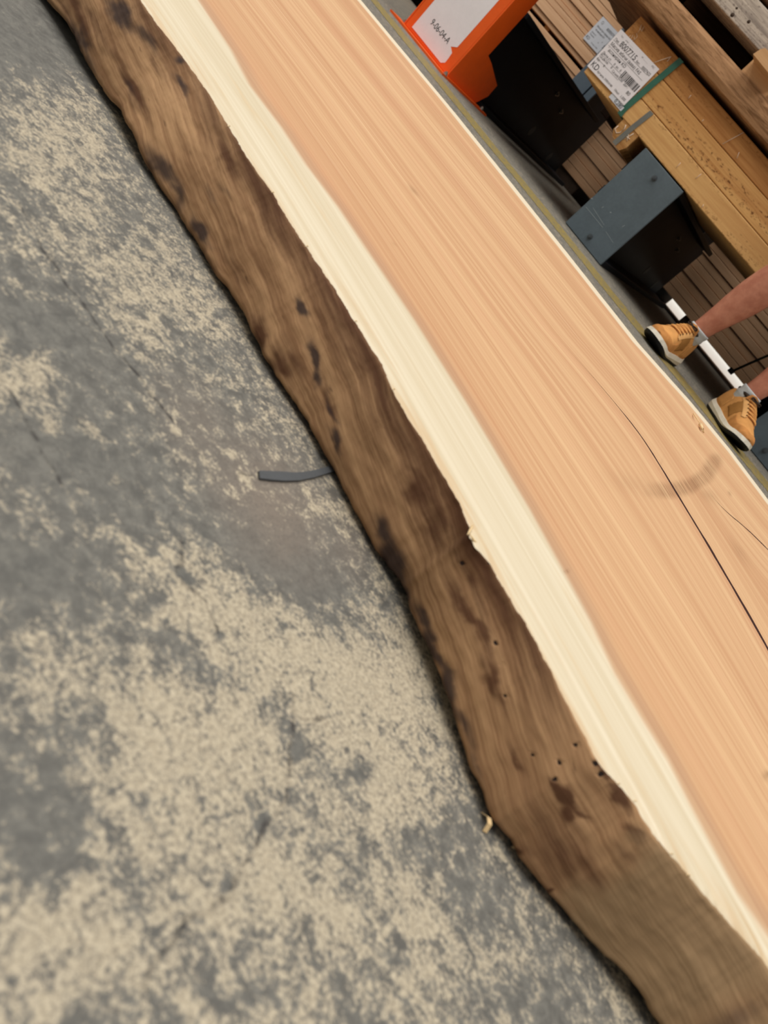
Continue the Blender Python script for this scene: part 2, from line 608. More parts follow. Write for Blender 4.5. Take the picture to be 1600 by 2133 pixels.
# ------------------------------------------------------------------ the live-edge slab
TH = 0.055
TOP_PX = [(297, 0), (332, 52), (385, 118), (437, 192), (477, 258), (516, 324), (569, 398), (612, 468), (647, 520), (700, 600), (740, 664), (800, 757),
          (819, 806), (849, 862), (882, 911), (931, 994), (965, 1057), (984, 1100), (980, 1114), (994, 1138), (1025, 1170), (1044, 1207), (1074, 1256),
          (1100, 1300), (1140, 1375), (1180, 1450), (1225, 1535), (1250, 1585), (1280, 1620), (1330, 1680), (1365, 1735), (1415, 1795), (1440, 1825), (1500, 1890), (1600, 2005)]
BOT_PX = [(79, 0), (131, 87), (197, 188), (227, 241), (262, 306), (328, 402), (363, 455), (402, 516), (437, 577), (477, 634), (507, 700), (556, 776), (590, 825),
          (624, 877), (661, 949), (684, 986), (706, 1031), (744, 1102), (770, 1155), (789, 1174), (811, 1215), (830, 1252), (834, 1275), (849, 1324), (875, 1388),
          (915, 1485), (960, 1595), (990, 1670), (1010, 1725), (1050, 1755), (1065, 1800), (1120, 1865), (1170, 1920), (1225, 1985), (1280, 2060), (1340, 2133)]
SAP_PX = [(411, 0), (477, 101), (516, 175), (582, 262), (634, 341), (700, 429), (815, 600), (860, 667), (912, 750), (969, 840), (1025, 934), (1062, 997), (1100, 1061),
          (1230, 1300), (1280, 1405), (1340, 1505), (1390, 1585), (1435, 1675), (1490, 1780), (1535, 1865), (1600, 1955)]


def rail(pxs, z):
    p = np.array([on_z(x, y, z) for x, y in pxs])
    o = np.argsort(p[:, 0])
    return p[o, 0], p[o, 1]


tx, ty = rail(TOP_PX, TH)
bx_, by_ = rail(BOT_PX, 0.0)
sx_, sy_ = rail(SAP_PX, TH)


def extend(x, y, wob, seed):
    """carry the outline on past both ends of the measured stretch with a gentle wobble"""
    xl = np.arange(-2.3, x[0] - 0.05, 0.05)
    xr = np.arange(x[-1] + 0.05, 1.5, 0.05)
    yl = y[0] + (fbm(xl * 4, xl * 0, seed) - fbm(np.array([x[0] * 4]), np.array([0.0]), seed)) * wob + 0.05 * (1 - np.exp((xl - x[0]) * 1.2))
    yr = y[-1] + (fbm(xr * 4, xr * 0, seed) - fbm(np.array([x[-1] * 4]), np.array([0.0]), seed)) * wob
    return np.concatenate([xl, x, xr]), np.concatenate([yl, y, yr])


tx, ty = extend(tx, ty, 0.08, 31)
bx_, by_ = extend(bx_, by_, 0.08, 31)
sx_, sy_ = extend(sx_, sy_, 0.06, 33)

SX = axis_samples([(-2.2, -0.62, 90), (-0.62, 0.30, 780), (0.30, 1.4, 60)])
YT = np.interp(SX, tx, ty)
YB = np.interp(SX, bx_, by_)
YS = np.interp(SX, sx_, sy_)
# fine fibre roughness of the arris
YT = YT + (fbm(SX * 160, SX * 0, 41) - 0.5) * 0.0022 + (vnoise(SX * 700, SX * 0, 42) - 0.5) * 0.0010
YB = YB + (fbm(SX * 120, SX * 0, 43) - 0.5) * 0.0035
YF = 1.93 * 1.0 + 0.0 * SX
far_px = [(752, 0), (952, 240), (1180, 524), (1330, 715), (1440, 838), (1520, 935), (1600, 1040)]
fpts = np.array([on_z(x, y, TH) for x, y in far_px])
YF = np.interp(SX, fpts[:, 0], fpts[:, 1]) + (fbm(SX * 6, SX * 0, 44) - 0.5) * 0.015

NV = 150
s = np.linspace(0, 1, NV) ** 1.7
TX = np.repeat(SX[:, None], NV, 1)
TY = YT[:, None] + (YF - YT)[:, None] * s[None, :]
TZ = np.full_like(TX, TH)
# arris slightly rounded and torn
dn_ = TY - YT[:, None]
TZ -= 0.0012 * np.exp(-dn_ / 0.0022) * (0.5 + fbm(TX * 90, TY * 90, 45))
# shallow torn-out splinter near the far arris
sp = on_z(1452, 876, TH)
dd = np.exp(-(((TX - sp[0]) / 0.035) ** 2 + ((TY - sp[1]) / 0.03) ** 2))
TZ -= 0.004 * dd
top = np.stack([TX, TY, TZ], -1).reshape(-1, 3)

NR = 44
q = np.linspace(0, 1, NR)                       # 0 = bottom edge, 1 = top edge
FXg = np.repeat(SX[:, None], NR, 1)
lo = YB[:, None]
hi = YT[:, None]
prof = q[None, :]
FYg = lo + (hi - lo) * prof
bulge = np.sin(PI * q)[None, :]
amp = 0.0030 * (fbm(FXg * 14, q[None, :] * 2.2 + 0 * FXg, 51) - 0.5) + 0.0012 * (fbm(FXg * 55 - q[None, :] * 4, q[None, :] * 9 + 0 * FXg, 52) - 0.5)
FYg = FYg - bulge * 0.0030 + amp * np.minimum(1, 6 * bulge)
# underside of the edge tucks back so that a dark gap opens along the floor
tuck = np.clip(1 - q / 0.06, 0, 1)[None, :]
gap = 0.002 + 0.006 * sstep(0.5, 0.75, fbm(SX * 11, SX * 0, 53))[:, None]
FZg = q[None, :] * (TH - gap) + gap + 0 * FXg
FYg = FYg + tuck * 0.004
FZg[:, -1] = TZ[:, 0]
face = np.stack([FXg, FYg, FZg], -1).reshape(-1, 3)

# far edge and underside
NE = 5
qe = np.linspace(0, 1, NE)
farf = np.stack([np.repeat(SX[:, None], NE, 1), YF[:, None] - 0.012 * np.sin(PI * qe)[None, :] * -1 + 0 * SX[:, None], np.repeat((TH * (1 - qe))[None, :], len(SX), 0)], -1)
farf[:, :, 2] = np.maximum(farf[:, :, 2], 0.002)
farf[:, 0, 2] = TZ[:, -1]
farf = farf.reshape(-1, 3)
und = np.stack([np.repeat(SX[:, None], 2, 1), np.stack([FYg[:, 0], YF], 1), np.stack([FZg[:, 0], np.full(len(SX), 0.002)], 1)], -1).reshape(-1, 3)
nx = len(SX)
f_top = grid_faces(nx, NV)
o1 = len(top)
f_face = grid_faces(nx, NR) + o1
o2 = o1 + len(face)
f_far = grid_faces(nx, NE) + o2
o3 = o2 + len(farf)
f_und = grid_faces(nx, 2)[:, ::-1] + o3
SV = np.concatenate([top, face, farf, und])
SF = np.concatenate([f_top, f_face, f_far, f_und])
# end caps
caps = []
capv = []
ob = len(SV)
for i in (0, nx - 1):
    vv = [[SX[i], FYg[i, 0], 0.002], [SX[i], YF[i], 0.002], [SX[i], YF[i], TH], [SX[i], YT[i], TH]]
    b0 = ob + len(capv)
    capv += vv
    caps.append([b0, b0 + 1, b0 + 2, b0 + 3] if i else [b0 + 3, b0 + 2, b0 + 1, b0])
SV = np.concatenate([SV, np.array(capv)])
SF = np.concatenate([SF, np.array(caps)])


def slab_material():
    t = NT('slab_wood')
    g = t.attr('grain', 'Vector')
    face_ = t.attr('face')
    sap = t.attr('sapd')
    farsap = t.attr('farsap')
    brown = t.attr('brown')
    ink_shade = t.attr('ink_shade')
    crk = t.attr('crack')
    crk2 = t.attr('crack_b')
    smear = t.attr('smear')
    hole = t.attr('hole')
    # ---- planed top: heartwood with long streaks
    a1 = t.noise(t.mapping(g, (0.35, 8, 1)), 1, 3, 0.5, 0.08)
    a2 = t.noise(t.mapping(g, (0.8, 52, 1)), 1, 4, 0.6, 0.08)
    a3 = t.noise(t.mapping(g, (2.2, 210, 1)), 1, 4, 0.65)
    a4 = t.noise(t.mapping(g, (55, 800, 1)), 1, 2, 0.6)
    f = t.math('ADD', t.math('MULTIPLY', a1, 0.36), t.math('MULTIPLY', a2, 0.32))
    f = t.math('ADD', f, t.math('MULTIPLY', a3, 0.32))
    heart = t.mix(t.step(f, 0.36, 0.66), lin(193, 146, 108), lin(222, 185, 142))
    pink = t.step(t.noise(t.mapping(g, (0.7, 11, 1), (3, 7, 0)), 1, 3, 0.5), 0.5, 0.72)
    heart = t.mix(t.math('MULTIPLY', pink, 0.35), heart, lin(203, 150, 115))
    lite = t.step(t.noise(t.mapping(g, (0.9, 60, 1), (1, 2, 0)), 1, 2, 0.5), 0.62, 0.74)
    heart = t.mix(t.math('MULTIPLY', lite, 0.4), heart, lin(228, 194, 156))
    heart = t.mix(t.math('MULTIPLY', t.step(a3, 0.56, 0.72), 0.35), heart, lin(164, 112, 78))
    heart = t.mix(t.math('MULTIPLY', t.step(a4, 0.66, 0.78), 0.22), heart, lin(150, 96, 60))
    # ---- pale sapwood
    sw = t.mix(t.step(t.math('ADD', t.math('MULTIPLY', a2, 0.6), t.math('MULTIPLY', a3, 0.4)), 0.25, 0.75), lin(203, 187, 156), lin(227, 216, 192))
    blotch = t.step(t.noise(t.mapping(g, (6, 40, 1), (5, 1, 0)), 1, 4, 0.6), 0.55, 0.75)
    sw = t.mix(t.math('MULTIPLY', blotch, 0.5), sw, lin(204, 174, 128))
    rim = t.math('MULTIPLY', t.step(t.attr('rim'), 0.022, 0.002), t.step(t.noise(t.mapping(g, (9, 120, 1), (7, 3, 0)), 1, 4, 0.6), 0.42, 0.66))
    sw = t.mix(t.math('MULTIPLY', rim, 0.55), sw, lin(196, 160, 112))
    sd = t.math('ADD', sap, t.math('MULTIPLY', t.math('SUBTRACT', a2, 0.5), 0.010))
    c = t.mix(t.step(sd, -0.003, 0.009), sw, heart)
    greyline = t.math('MULTIPLY', t.step(sd, -0.002, 0.008), t.step(sd, 0.030, 0.010))
    c = t.mix(t.math('MULTIPLY', greyline, 0.4), c, lin(164, 132, 110))
    c = t.mix(t.step(t.math('ADD', farsap, t.math('MULTIPLY', t.math('SUBTRACT', a2, 0.5), 0.03)), 0.085, 0.062), c, lin(226, 212, 186))
    # ---- smear of dirt, drying cracks
    hatch = t.noise(t.mapping(g, (16, 260, 1)), 1, 3, 0.6)
    c = t.mix(t.math('MULTIPLY', smear, t.step(hatch, 0.42, 0.58, 0.25, 1.0)), c, lin(120, 84, 56))
    wob = t.noise(t.mapping(g, (60, 60, 1)), 1, 3, 0.6)
    ck = t.math('ABSOLUTE', t.math('ADD', crk, t.math('MULTIPLY', t.math('SUBTRACT', wob, 0.5), 0.003)))
    ckw = t.attr('crackw')
    ckm = t.math('LESS_THAN', ck, ckw)
    ck2 = t.math('ABSOLUTE', t.math('ADD', crk2, t.math('MULTIPLY', t.math('SUBTRACT', wob, 0.5), 0.003)))
    ckm2 = t.math('LESS_THAN', ck2, t.attr('crackw_b'))
    ckm = t.math('MAXIMUM', ckm, ckm2)
    c = t.mix(ckm, c, lin(52, 24, 20))
    # ---- live edge
    wc = t.n('ShaderNodeTexCoord').outputs['Object']
    ev = t.mapping(t.attr('edgeco', 'Vector'), (7, 120, 1))
    e1 = t.noise(ev, 1, 5, 0.62, 0.35)
    e2 = t.noise(t.mapping(t.attr('edgeco', 'Vector'), (20, 620, 1)), 1, 3, 0.6)
    e3 = t.noise(t.mapping(t.attr('edgeco', 'Vector'), (13, 190, 1), (9, 4, 0)), 1, 4, 0.6, 0.4)
    eb = t.mix(t.step(t.math('ADD', t.math('MULTIPLY', e1, 0.65), t.math('MULTIPLY', e2, 0.35)), 0.34, 0.66), lin(132, 96, 65), lin(184, 145, 105))
    brm = t.math('ADD', brown, t.math('MULTIPLY', t.math('SUBTRACT', e3, 0.5), 1.1))
    eb = t.mix(t.math('MULTIPLY', t.step(brm, 0.12, 0.95), 0.92), eb, lin(78, 46, 26))
    ikm = t.math('ADD', ink_shade, t.math('MULTIPLY', t.math('SUBTRACT', e3, 0.5), 0.7))
    eb = t.mix(t.math('MULTIPLY', t.step(ikm, 0.12, 0.85), 0.9), eb, lin(48, 37, 37))
    fk = t.step(t.noise(t.mapping(t.attr('edgeco', 'Vector'), (45, 190, 1), (2, 8, 0)), 1, 3, 0.6), 0.66, 0.76)
    eb = t.mix(t.math('MULTIPLY', t.math('MULTIPLY', fk, t.attr('rough')), 0.7), eb, lin(66, 40, 24))
    sm = t.mix(t.step(e2, 0.3, 0.7), lin(140, 112, 80), lin(158, 129, 95))
    eb = t.mix(t.attr('sawn'), eb, sm)
    eb = t.mix(t.step(hole, 0.4, 0.6), eb, lin(34, 20, 14))
    c = t.mix(face_, c, eb)
    h = t.math('ADD', t.math('MULTIPLY', a3, 0.5), t.math('MULTIPLY', a4, 0.5))
    he = t.math('ADD', t.math('MULTIPLY', e1, 0.25), t.math('MULTIPLY', e2, 0.22))
    he = t.math('SUBTRACT', he, hole)
    hh = t.n('ShaderNodeMix', data_type='FLOAT')
    t.l(face_, hh.inputs[0])
    t.l(t.math('SUBTRACT', t.math('MULTIPLY', h, 0.18), t.math('MULTIPLY', ckm, 1.5)), hh.inputs[2])
    t.l(he, hh.inputs[3])
    return t.out(c, t.step(face_, 0, 1, 0.52, 0.85), None, hh.outputs[0], 0.5, 0.0016, 0.3)


slab = fast_mesh('wooden_slab', SV, SF, slab_material(), True)
nT, nF, nE, nU = len(top), len(face), len(farf), len(und)
N = len(SV)
X_, Y_ = SV[:, 0], SV[:, 1]


def put(name, arr_top=None, arr_face=None, default=0.0):
    a = np.full(N, default, np.float32)
    if arr_top is not None:
        a[:nT] = arr_top
    if arr_face is not None:
        a[nT:nT + nF] = arr_face
    add_attr(slab.data, name, a)


ysap = np.interp(top[:, 0], sx_, sy_)
put('sapd', top[:, 1] - ysap, None, 0.2)
yfar = np.repeat(YF, NV)
put('rim', top[:, 1] - np.repeat(YT, NV), None, 1.0)
put('farsap', yfar - top[:, 1], None, 0.0)
put('face', np.zeros(nT), np.ones(nF))
fa = np.zeros(N, np.float32)
# drying cracks on the top
CR1 = [(1150, 690), (1240, 790), (1290, 850), (1335, 905), (1372, 965), (1400, 1010), (1430, 1062), (1465, 1117), (1510, 1195), (1550, 1262), (1600, 1352)]
CR2 = [(1455, 995), (1500, 1055), (1560, 1105), (1600, 1145)]


def crack_attr(pxs, maxw, name, wname, x_in, x_out):
    w = np.array([on_z(x, y, TH) for x, y in pxs])
    o = np.argsort(w[:, 0])
    w = w[o]
    slope = (w[-1, 1] - w[-2, 1]) / (w[-1, 0] - w[-2, 0])
    wx = np.append(w[:, 0], w[-1, 0] + 0.5)
    wy = np.append(w[:, 1], w[-1, 1] + 0.5 * slope)
    dx_ = np.linspace(wx[0], wx[-1], 400)
    dy_ = np.convolve(np.pad(np.interp(dx_, wx, wy), 12, mode='reflect', reflect_type='odd'), np.ones(25) / 25, 'valid')
    wx, wy = dx_, dy_
    yc = np.interp(top[:, 0], wx, wy)
    put(name, (top[:, 1] - yc) * 0.8, None, 1.0)
    ww = maxw * sstep(x_in, x_out, top[:, 0]) * (0.55 + 0.9 * fbm(top[:, 0] * 30, top[:, 0] * 0, 61))
    put(wname, ww, None, 0.0)
    return wx, wy


cwx, cwy = crack_attr(CR1, 0.0044, 'crack', 'crackw', -0.20, 0.10)
crack_attr(CR2, 0.0030, 'crack_b', 'crackw_b', 0.045, 0.14)
# grain coordinates follow the sapwood line near the camera, the crack in the middle, the far edge beyond
tt = np.clip((top[:, 1] - ysap) / (yfar - ysap), -0.3, 1)
vis = (SX > -0.7) & (SX < 0.32)
pf = np.polyfit(SX[vis], YS[vis], 3)
xc_ = np.clip(top[:, 0], -0.7, 0.32)
ys_s = np.polyval(pf, xc_)
g_near = top[:, 1] - ys_s
ycr = np.interp(top[:, 0], cwx, cwy, left=cwy[0])
wcr = np.exp(-((top[:, 1] - ycr - 0.05) / 0.22) ** 2)
g_far = top[:, 1] - 0.36
bl = sstep(0.0, 0.55, tt)
gvv = g_near * (1 - bl) + g_far * bl
gvv = gvv + wcr * (cwy[0] - ycr) * 0.9
gr = np.zeros((N, 3), np.float32)
gr[:, 0] = X_
gr[:, 1] = Y_
gr[:nT, 1] = gvv
add_attr(slab.data, 'grain', gr, 'FLOAT_VECTOR')
tpx = to_px(top)
arc = [(1318, 1016), (1360, 1020), (1400, 1022), (1440, 1012), (1470, 992), (1488, 962)]
dist = seg_dist(tpx, arc)
smr = 0.62 * sstep(24, 6, dist) * sstep(1310, 1400, tpx[:, 0])
smr = np.maximum(smr, 0.35 * blots(tpx, [(1476, 1032, 22, 12, 30, 1), (1540, 1150, 30, 9, 55, 0.9), (862, 397, 14, 3.5, 48, 1.6), (820, 509, 5, 2, 60, 1.4), (1181, 1190, 5, 4, 0, 2.0),
                                         (1520, 1028, 6, 3, 60, 1.8), (1325, 1010, 60, 20, 15, 0.5), (1598, 1615, 10, 8, 0, 2.4), (1377, 965, 14, 2, 110, 0.7)]))
put('smear', np.clip(smr, 0, 0.9))

fpx2 = to_px(face)
U = face[:, 0]
W = np.tile(q, nx) * TH
ec = np.zeros((N, 3), np.float32)
ec[:, 0] = X_
ec[:, 1] = Y_
ec[nT:nT + nF, 0] = U
ec[nT:nT + nF, 1] = W + U * 0.15
add_attr(slab.data, 'edgeco', ec, 'FLOAT_VECTOR')
A = 60
brown_it = [(210, 70, 60, 14, A, .7), (280, 192, 60, 12, A, .7), (485, 341, 60, 16, A, .8), (545, 400, 80, 18, A, .85), (612, 470, 60, 18, A, .8), (330, 130, 60, 12, A, .5),
            (545, 690, 24, 14, 70, .9), (597, 757, 45, 18, 70, .8), (755, 742, 80, 18, A, .85), (690, 640, 60, 16, A, .75), (792, 877, 30, 10, 65, .6), (840, 900, 70, 16, A, .7),
            (875, 1012, 75, 24, 63, .95), (909, 1080, 70, 26, 65, .9), (690, 840, 40, 10, 70, .7), (985, 1290, 90, 13, 66, .95), (995, 1200, 40, 14, 65, .8), (945, 1140, 45, 16, 60, .6),
            (1028, 1420, 50, 12, 68, .9), (1130, 1350, 50, 10, 62, .55), (1180, 1665, 34, 15, 40, 1.3), (1160, 1648, 22, 6, 50, 1.2), (1205, 1690, 26, 6, 40, 1.1), (1180, 1700, 14, 22, 20, 1.1),
            (1330, 1740, 36, 10, 40, 1.1), (1255, 1605, 26, 10, 50, 1.0), (1290, 1660, 40, 10, 52, 1.0), (1175, 1775, 90, 75, 60, .62), (1100, 1770, 40, 30, 60, .6), (1085, 1775, 16, 9, 60, 1.0),
            (1135, 1842, 14, 4, -20, 1.2), (1310, 1780, 50, 14, 40, .6), (1250, 1830, 90, 40, 45, .5), (1390, 1790, 30, 6, 50, .8), (440, 560, 50, 12, A, .5), (150, 20, 70, 20, A, .8),
            (120, 60, 60, 14, A, .6), (500, 560, 60, 12, A, .45), (1075, 1580, 30, 8, 70, .6), (955, 1548, 12, 8, 50, .8)]
ink_shade_it = [(249, 31, 45, 15, 58, .95), (300, 80, 40, 12, 58, .7), (372, 122, 12, 10, A, .9), (375, 175, 32, 8, 62, .8), (166, 79, 40, 15, 65, .85), (185, 120, 35, 12, 65, .6), (340, 350, 60, 17, 60, .9), (366, 405, 40, 12, 62, .8),
          (424, 486, 30, 13, 62, .9), (440, 350 + 60, 30, 10, 62, .4), (630, 634, 22, 9, 70, 1.0), (655, 745, 34, 8, 75, 1.1), (660, 785, 20, 8, 80, .9), (699, 919, 30, 10, 75, .9), (693, 850, 40, 5, 72, .7),
          (795, 1105, 32, 16, 66, .9), (820, 1160, 60, 20, 66, .95), (842, 1225, 40, 14, 64, .7), (880, 1290, 50, 11, 68, .8), (900, 1350, 60, 14, 68, .9), (935, 1425, 60, 15, 68, .85), (965, 1500, 60, 13, 68, .7), (990, 1580, 50, 9, 68, .5),
          (465, 400, 30, 9, 62, .45), (265, 200, 40, 10, 62, .5), (1530, 2125, 140, 35, -28, .55)]  # dark stains; the last blot is a shadow painted at the lower right
brn = blots(fpx2, brown_it, 40, 71, 1.25) + 0.5 * (fbm(U * 11, (W + 0.15 * U) * 120, 72) - 0.42)
upper = sstep(0.45, 0.95, np.tile(q, nx)) * sstep(0.12, 0.02, U)
brn = np.maximum(brn, 0.85 * upper * (0.25 + 1.2 * fbm(U * 9, (W + 0.15 * U) * 50, 73)))
put('brown', None, brn)
put('ink_shade', None, blots(fpx2, ink_shade_it, 34, 74, 1.2))
sawn = sstep(1330, 1440, fpx2[:, 0] * 0.62 + fpx2[:, 1] * 0.55 - 60) if False else None
wobn = (fbm(fpx2[:, 0] / 60, fpx2[:, 1] / 60, 75) - 0.5) * 120
line = (fpx2[:, 0] - 1160) * 0.60 + (fpx2[:, 1] - 1900) * 0.8 + wobn
sawn = sstep(-50, 60, line) * (fpx2[:, 1] < 5000) * sstep(0.03, 0.08, U)
put('sawn', None, sawn * (1 - 0.75 * np.clip(blots(fpx2, [(1530, 2125, 150, 40, -28, 1)], 30, 76), 0, 1)))  # sawn tone fades where the painted shadow lies
put('rough', None, 0.8 - 0.8 * sawn)
holes = [(963, 1173, 4.5), (1019, 1173, 4), (1032, 1340, 4.5), (1046, 1385, 3), (1054, 1450, 4), (1200, 1552, 5), (1109, 1572, 4.5), (1165, 1588, 5), (1156, 1624, 5), (1240, 1590, 6), (1252, 1612, 6)]
hv = np.zeros(nF)
for x, y, r in holes:
    hv = np.maximum(hv, sstep(r * 1.6, r * 0.5, np.hypot(fpx2[:, 0] - x, fpx2[:, 1] - y)))
put('hole', None, hv)
tag(slab, 'huge planed live-edge wooden slab lying across the concrete floor', 'wood slab')

# loose fibres and splinters that still hang on the slab
M_SPL = plain('pale_splinter', lin(232, 204, 156), 0.7, 0.0, 0.08, 200)


def splinter(pxs, z, r, parent=slab, mat=M_SPL):
    pts = [on_z(x, y, zz) for (x, y), zz in zip(pxs, z)]
    rr = np.linspace(r, r * 0.35, len(pts))
    return tube('splinter', pts, list(rr), mat, parent, 6)


splinter([(1445, 862), (1452, 872), (1461, 886)], [TH + 0.001, TH + 0.003, TH + 0.002], 0.0016)
splinter([(1459, 884), (1463, 893), (1466, 901)], [TH + 0.003, TH + 0.005, TH + 0.002], 0.0036)
splinter([(984, 1096), (978, 1106), (974, 1114)], [TH - 0.001, TH + 0.0005, TH + 0.001], 0.0008)
splinter([(992, 1132), (984, 1120), (978, 1112)], [TH - 0.001, TH, TH + 0.001], 0.0007)
for i, (x, y) in enumerate([(478, 262), (570, 400), (640, 512), (742, 668), (822, 810), (1290, 1632), (1325, 1668), (1400, 1778), (1435, 1822)]):
    splinter([(x + 3, y + 2), (x - 1, y - 1), (x - 5, y + 1)], [TH - 0.001, TH, TH + 0.0008], 0.00028)

# curled shavings by the foot of the slab
M_SHAV = plain('shaving', lin(222, 190, 140), 0.7, 0.0, 0.06, 200)


def shaving(name, pxs, hts, wid, label):
    pts = [Vector(on_z(x, y, 0.0)) + Vector((0, 0, h)) for (x, y), h in zip(pxs, hts)]
    v = []
    for p in pts:
        v += [p, p + Vector((wid, 0.0005, 0.0006)), p + Vector((wid, 0.0005, 0.0002)), p + Vector((0, 0, -0.0004))]
    f = []
    for i in range(len(pts) - 1):
        for k in range(4):
            f.append([4 * i + k, 4 * i + (k + 1) % 4, 4 * i + 4 + (k + 1) % 4, 4 * i + 4 + k])
    f.append([0, 3, 2, 1])
    e = 4 * (len(pts) - 1)
    f.append([e, e + 1, e + 2, e + 3])
    b = pts[0].copy()
    b.z = 0
    o = mesh_obj(name, v, f, mat=M_SHAV, base=b)
    return tag(o, label, 'wood shaving', 'wood shavings')


shaving('wood_shaving', [(1001, 1692), (1001, 1708), (1002, 1722), (1004, 1731)], [0.0005, 0.004, 0.004, 0.0005], 0.0018, 'upright pale wood shaving at the foot of the live edge')
shaving('wood_shaving', [(1064, 1764), (1068, 1772), (1075, 1779)], [0.0005, 0.005, 0.0015], 0.0020, 'small curled wood chip near the knot at the slab foot')

# grey plastic strip poking out from under the slab
sp_u = [(536, 984), (560, 985), (590, 986), (610, 988), (640, 985), (665, 979), (690, 972), (720, 962)]
sp_l = [(538, 1000), (562, 1003), (590, 1005), (620, 1004), (650, 998), (676, 990), (700, 982), (730, 972)]
pu = [on_z(x, y, 0) for x, y in sp_u]
pl = [on_z(x, y, 0) for x, y in sp_l]
b = pu[0]
sv = [p + np.array([0, 0, 0.0016]) for p in pu] + [p + np.array([0, 0, 0.0016]) for p in pl] + [p + np.array([0, 0, 0.0002]) for p in pu] + [p + np.array([0, 0, 0.0002]) for p in pl]
n = len(pu)
sf = []
for i in range(n - 1):
    sf += [[i, i + n, i + n + 1, i + 1], [2 * n + i, 2 * n + i + 1, 3 * n + i + 1, 3 * n + i], [i, i + 1, 2 * n + i + 1, 2 * n + i], [n + i, 3 * n + i, 3 * n + i + 1, n + i + 1]]
sf += [[0, 2 * n, 3 * n, n], [n - 1, 2 * n - 1, 4 * n - 1, 3 * n - 1]]
o = mesh_obj('plastic_strip', sv, sf, M_TAPE, base=tuple(b))
tag(o, 'short grey plastic strip poking out from under the slab onto the floor', 'plastic strip')

# ------------------------------------------------------------------ cantilever rack
YR = 3.158
rack = thing('cantilever_rack', 'heavy steel cantilever rack with base arms in shaded grey and grey end plates', 'storage rack', (-0.85, 4.4, 0))


def i_beam(name, x0, x1, y0, y1, h, mat, parent, ytop=None):
    bm = bmesh.new()
    xc = (x0 + x1) / 2
    bm_box(bm, x0, x1, y0, y1, 0.0, 0.022, 0.002)
    bm_box(bm, x0, x1, y0, ytop or y1, h - 0.022, h, 0.002)
    bm_box(bm, xc - 0.007, xc + 0.007, y0, y1, 0.02, h - 0.02)
    return bm_obj(name, bm, mat, parent)


def bolt(parent, x, y, z, r=0.014, mat=M_DARKSTEEL, axis='y'):
    bm = bmesh.new()
    d = Vector((0, -1, 0)) if axis == 'y' else Vector((0, 0, 1)) if axis == 'z' else Vector((1, 0, 0))
    c = Vector((x, y, z))
    bm_tube(bm, [c, c + d * 0.002], r, 16)
    bm_tube(bm, [c + d * 0.002, c + d * 0.009], r * 0.72, 6)
    bm_tube(bm, [c + d * 0.009, c + d * 0.013], r * 0.38, 10)
    bmesh.ops.recalc_face_normals(bm, faces=bm.faces)
    return bm_obj('bolt', bm, mat, parent)


ARMS = [(-1.938, -1.718), (-0.964, -0.748), (0.056, 0.272)]
ARM_H = 0.370
for i, (x0, x1) in enumerate(ARMS):
    ya = 3.285 if i == 0 else YR + 0.012
    arm = i_beam('base_arm', x0, x1, ya, 5.05, ARM_H, M_SHADEGREY, rack, 4.67)
    if i > 0:
        pl_ = box('end_plate', x0, x1, YR, YR + 0.012, 0.002, ARM_H, M_GREY, arm, 0.002)
        xc = (x0 + x1) / 2
        bolt(arm, xc, YR, 0.328, 0.0105)
        bolt(arm, xc, YR, 0.038, 0.0105)
        # weld lugs peeping out on the left of the plate
        for zz in (0.155, 0.265):
            box('weld_lug', x0 - 0.006, x0 + 0.002, YR + 0.01, YR + 0.03, zz, zz + 0.035, M_SHADEGREY, arm, 0.001)
    # holes near the column, as dark discs let into the web
    for (yy, zz, r) in ((4.35, 0.085, 0.035), (4.80, 0.055, 0.035)):
        bm = bmesh.new()
        bm_tube(bm, [((x0 + x1) / 2 + 0.006, yy, zz), ((x0 + x1) / 2 + 0.0082, yy, zz)], r * 0.8, 18)
        bmesh.ops.recalc_face_normals(bm, faces=bm.faces)
        bm_obj('web_hole', bm, M_CLIP, arm)
    for (yy, zz) in ((4.25, 0.285), (4.45, 0.25)):
        bolt(arm, (x0 + x1) / 2 + 0.007, yy, zz, 0.012, M_STEEL, 'x')
    bm = bmesh.new()
    xc = (x0 + x1) / 2
    bm_box(bm, x0 - 0.055, x0 + 0.05, 4.66, 4.675, ARM_H - 0.03, 2.4, 0.002)
    bm_box(bm, x0 + 0.058, x0 + 0.10, 4.66, 4.675, ARM_H - 0.03, 2.4, 0.002)
    bm_obj('column_face', bm, M_COLUMN, rack)
    bm = bmesh.new()
    bm_box(bm, x0 - 0.05, x0 + 0.095, 4.676, 5.1, 0.0, 2.4, 0.002)
    bm_obj('column', bm, M_SHADEGREY, rack)

M_SCR = plain('paint_scratch', lin(140, 150, 154), 0.6, 0.0, 0.1, 60)
plates = [c for a_ in rack.children for c in a_.children if c.name.startswith('end_plate')]
arm_mid = [a_ for a_ in rack.children if a_.name.startswith('base_arm')][1]
for (xa, ya_), (xb, yb_), w_s in (((285, 710), (450, 912), 0.0016), ((355, 720), (465, 890), 0.0014), ((480, 950), (552, 1062), 0.0013), ((520, 760), (535, 768), 0.003), ((440, 720), (460, 708), 0.002), ((640, 905), (668, 890), 0.002), ((335, 625), (352, 632), 0.003)):
    pa = on_y(1160 + .2125 * xa, 280 + .2125 * ya_, YR - 0.0004)
    pb = on_y(1160 + .2125 * xb, 280 + .2125 * yb_, YR - 0.0004)
    dr = (pb - pa) / np.linalg.norm(pb - pa)
    nr = np.array([-dr[2], 0, dr[0]]) * w_s / 2
    prism('scratch', [pa - nr, pb - nr, pb + nr, pa + nr], (0, 0.0003, 0), M_SCR, arm_mid)

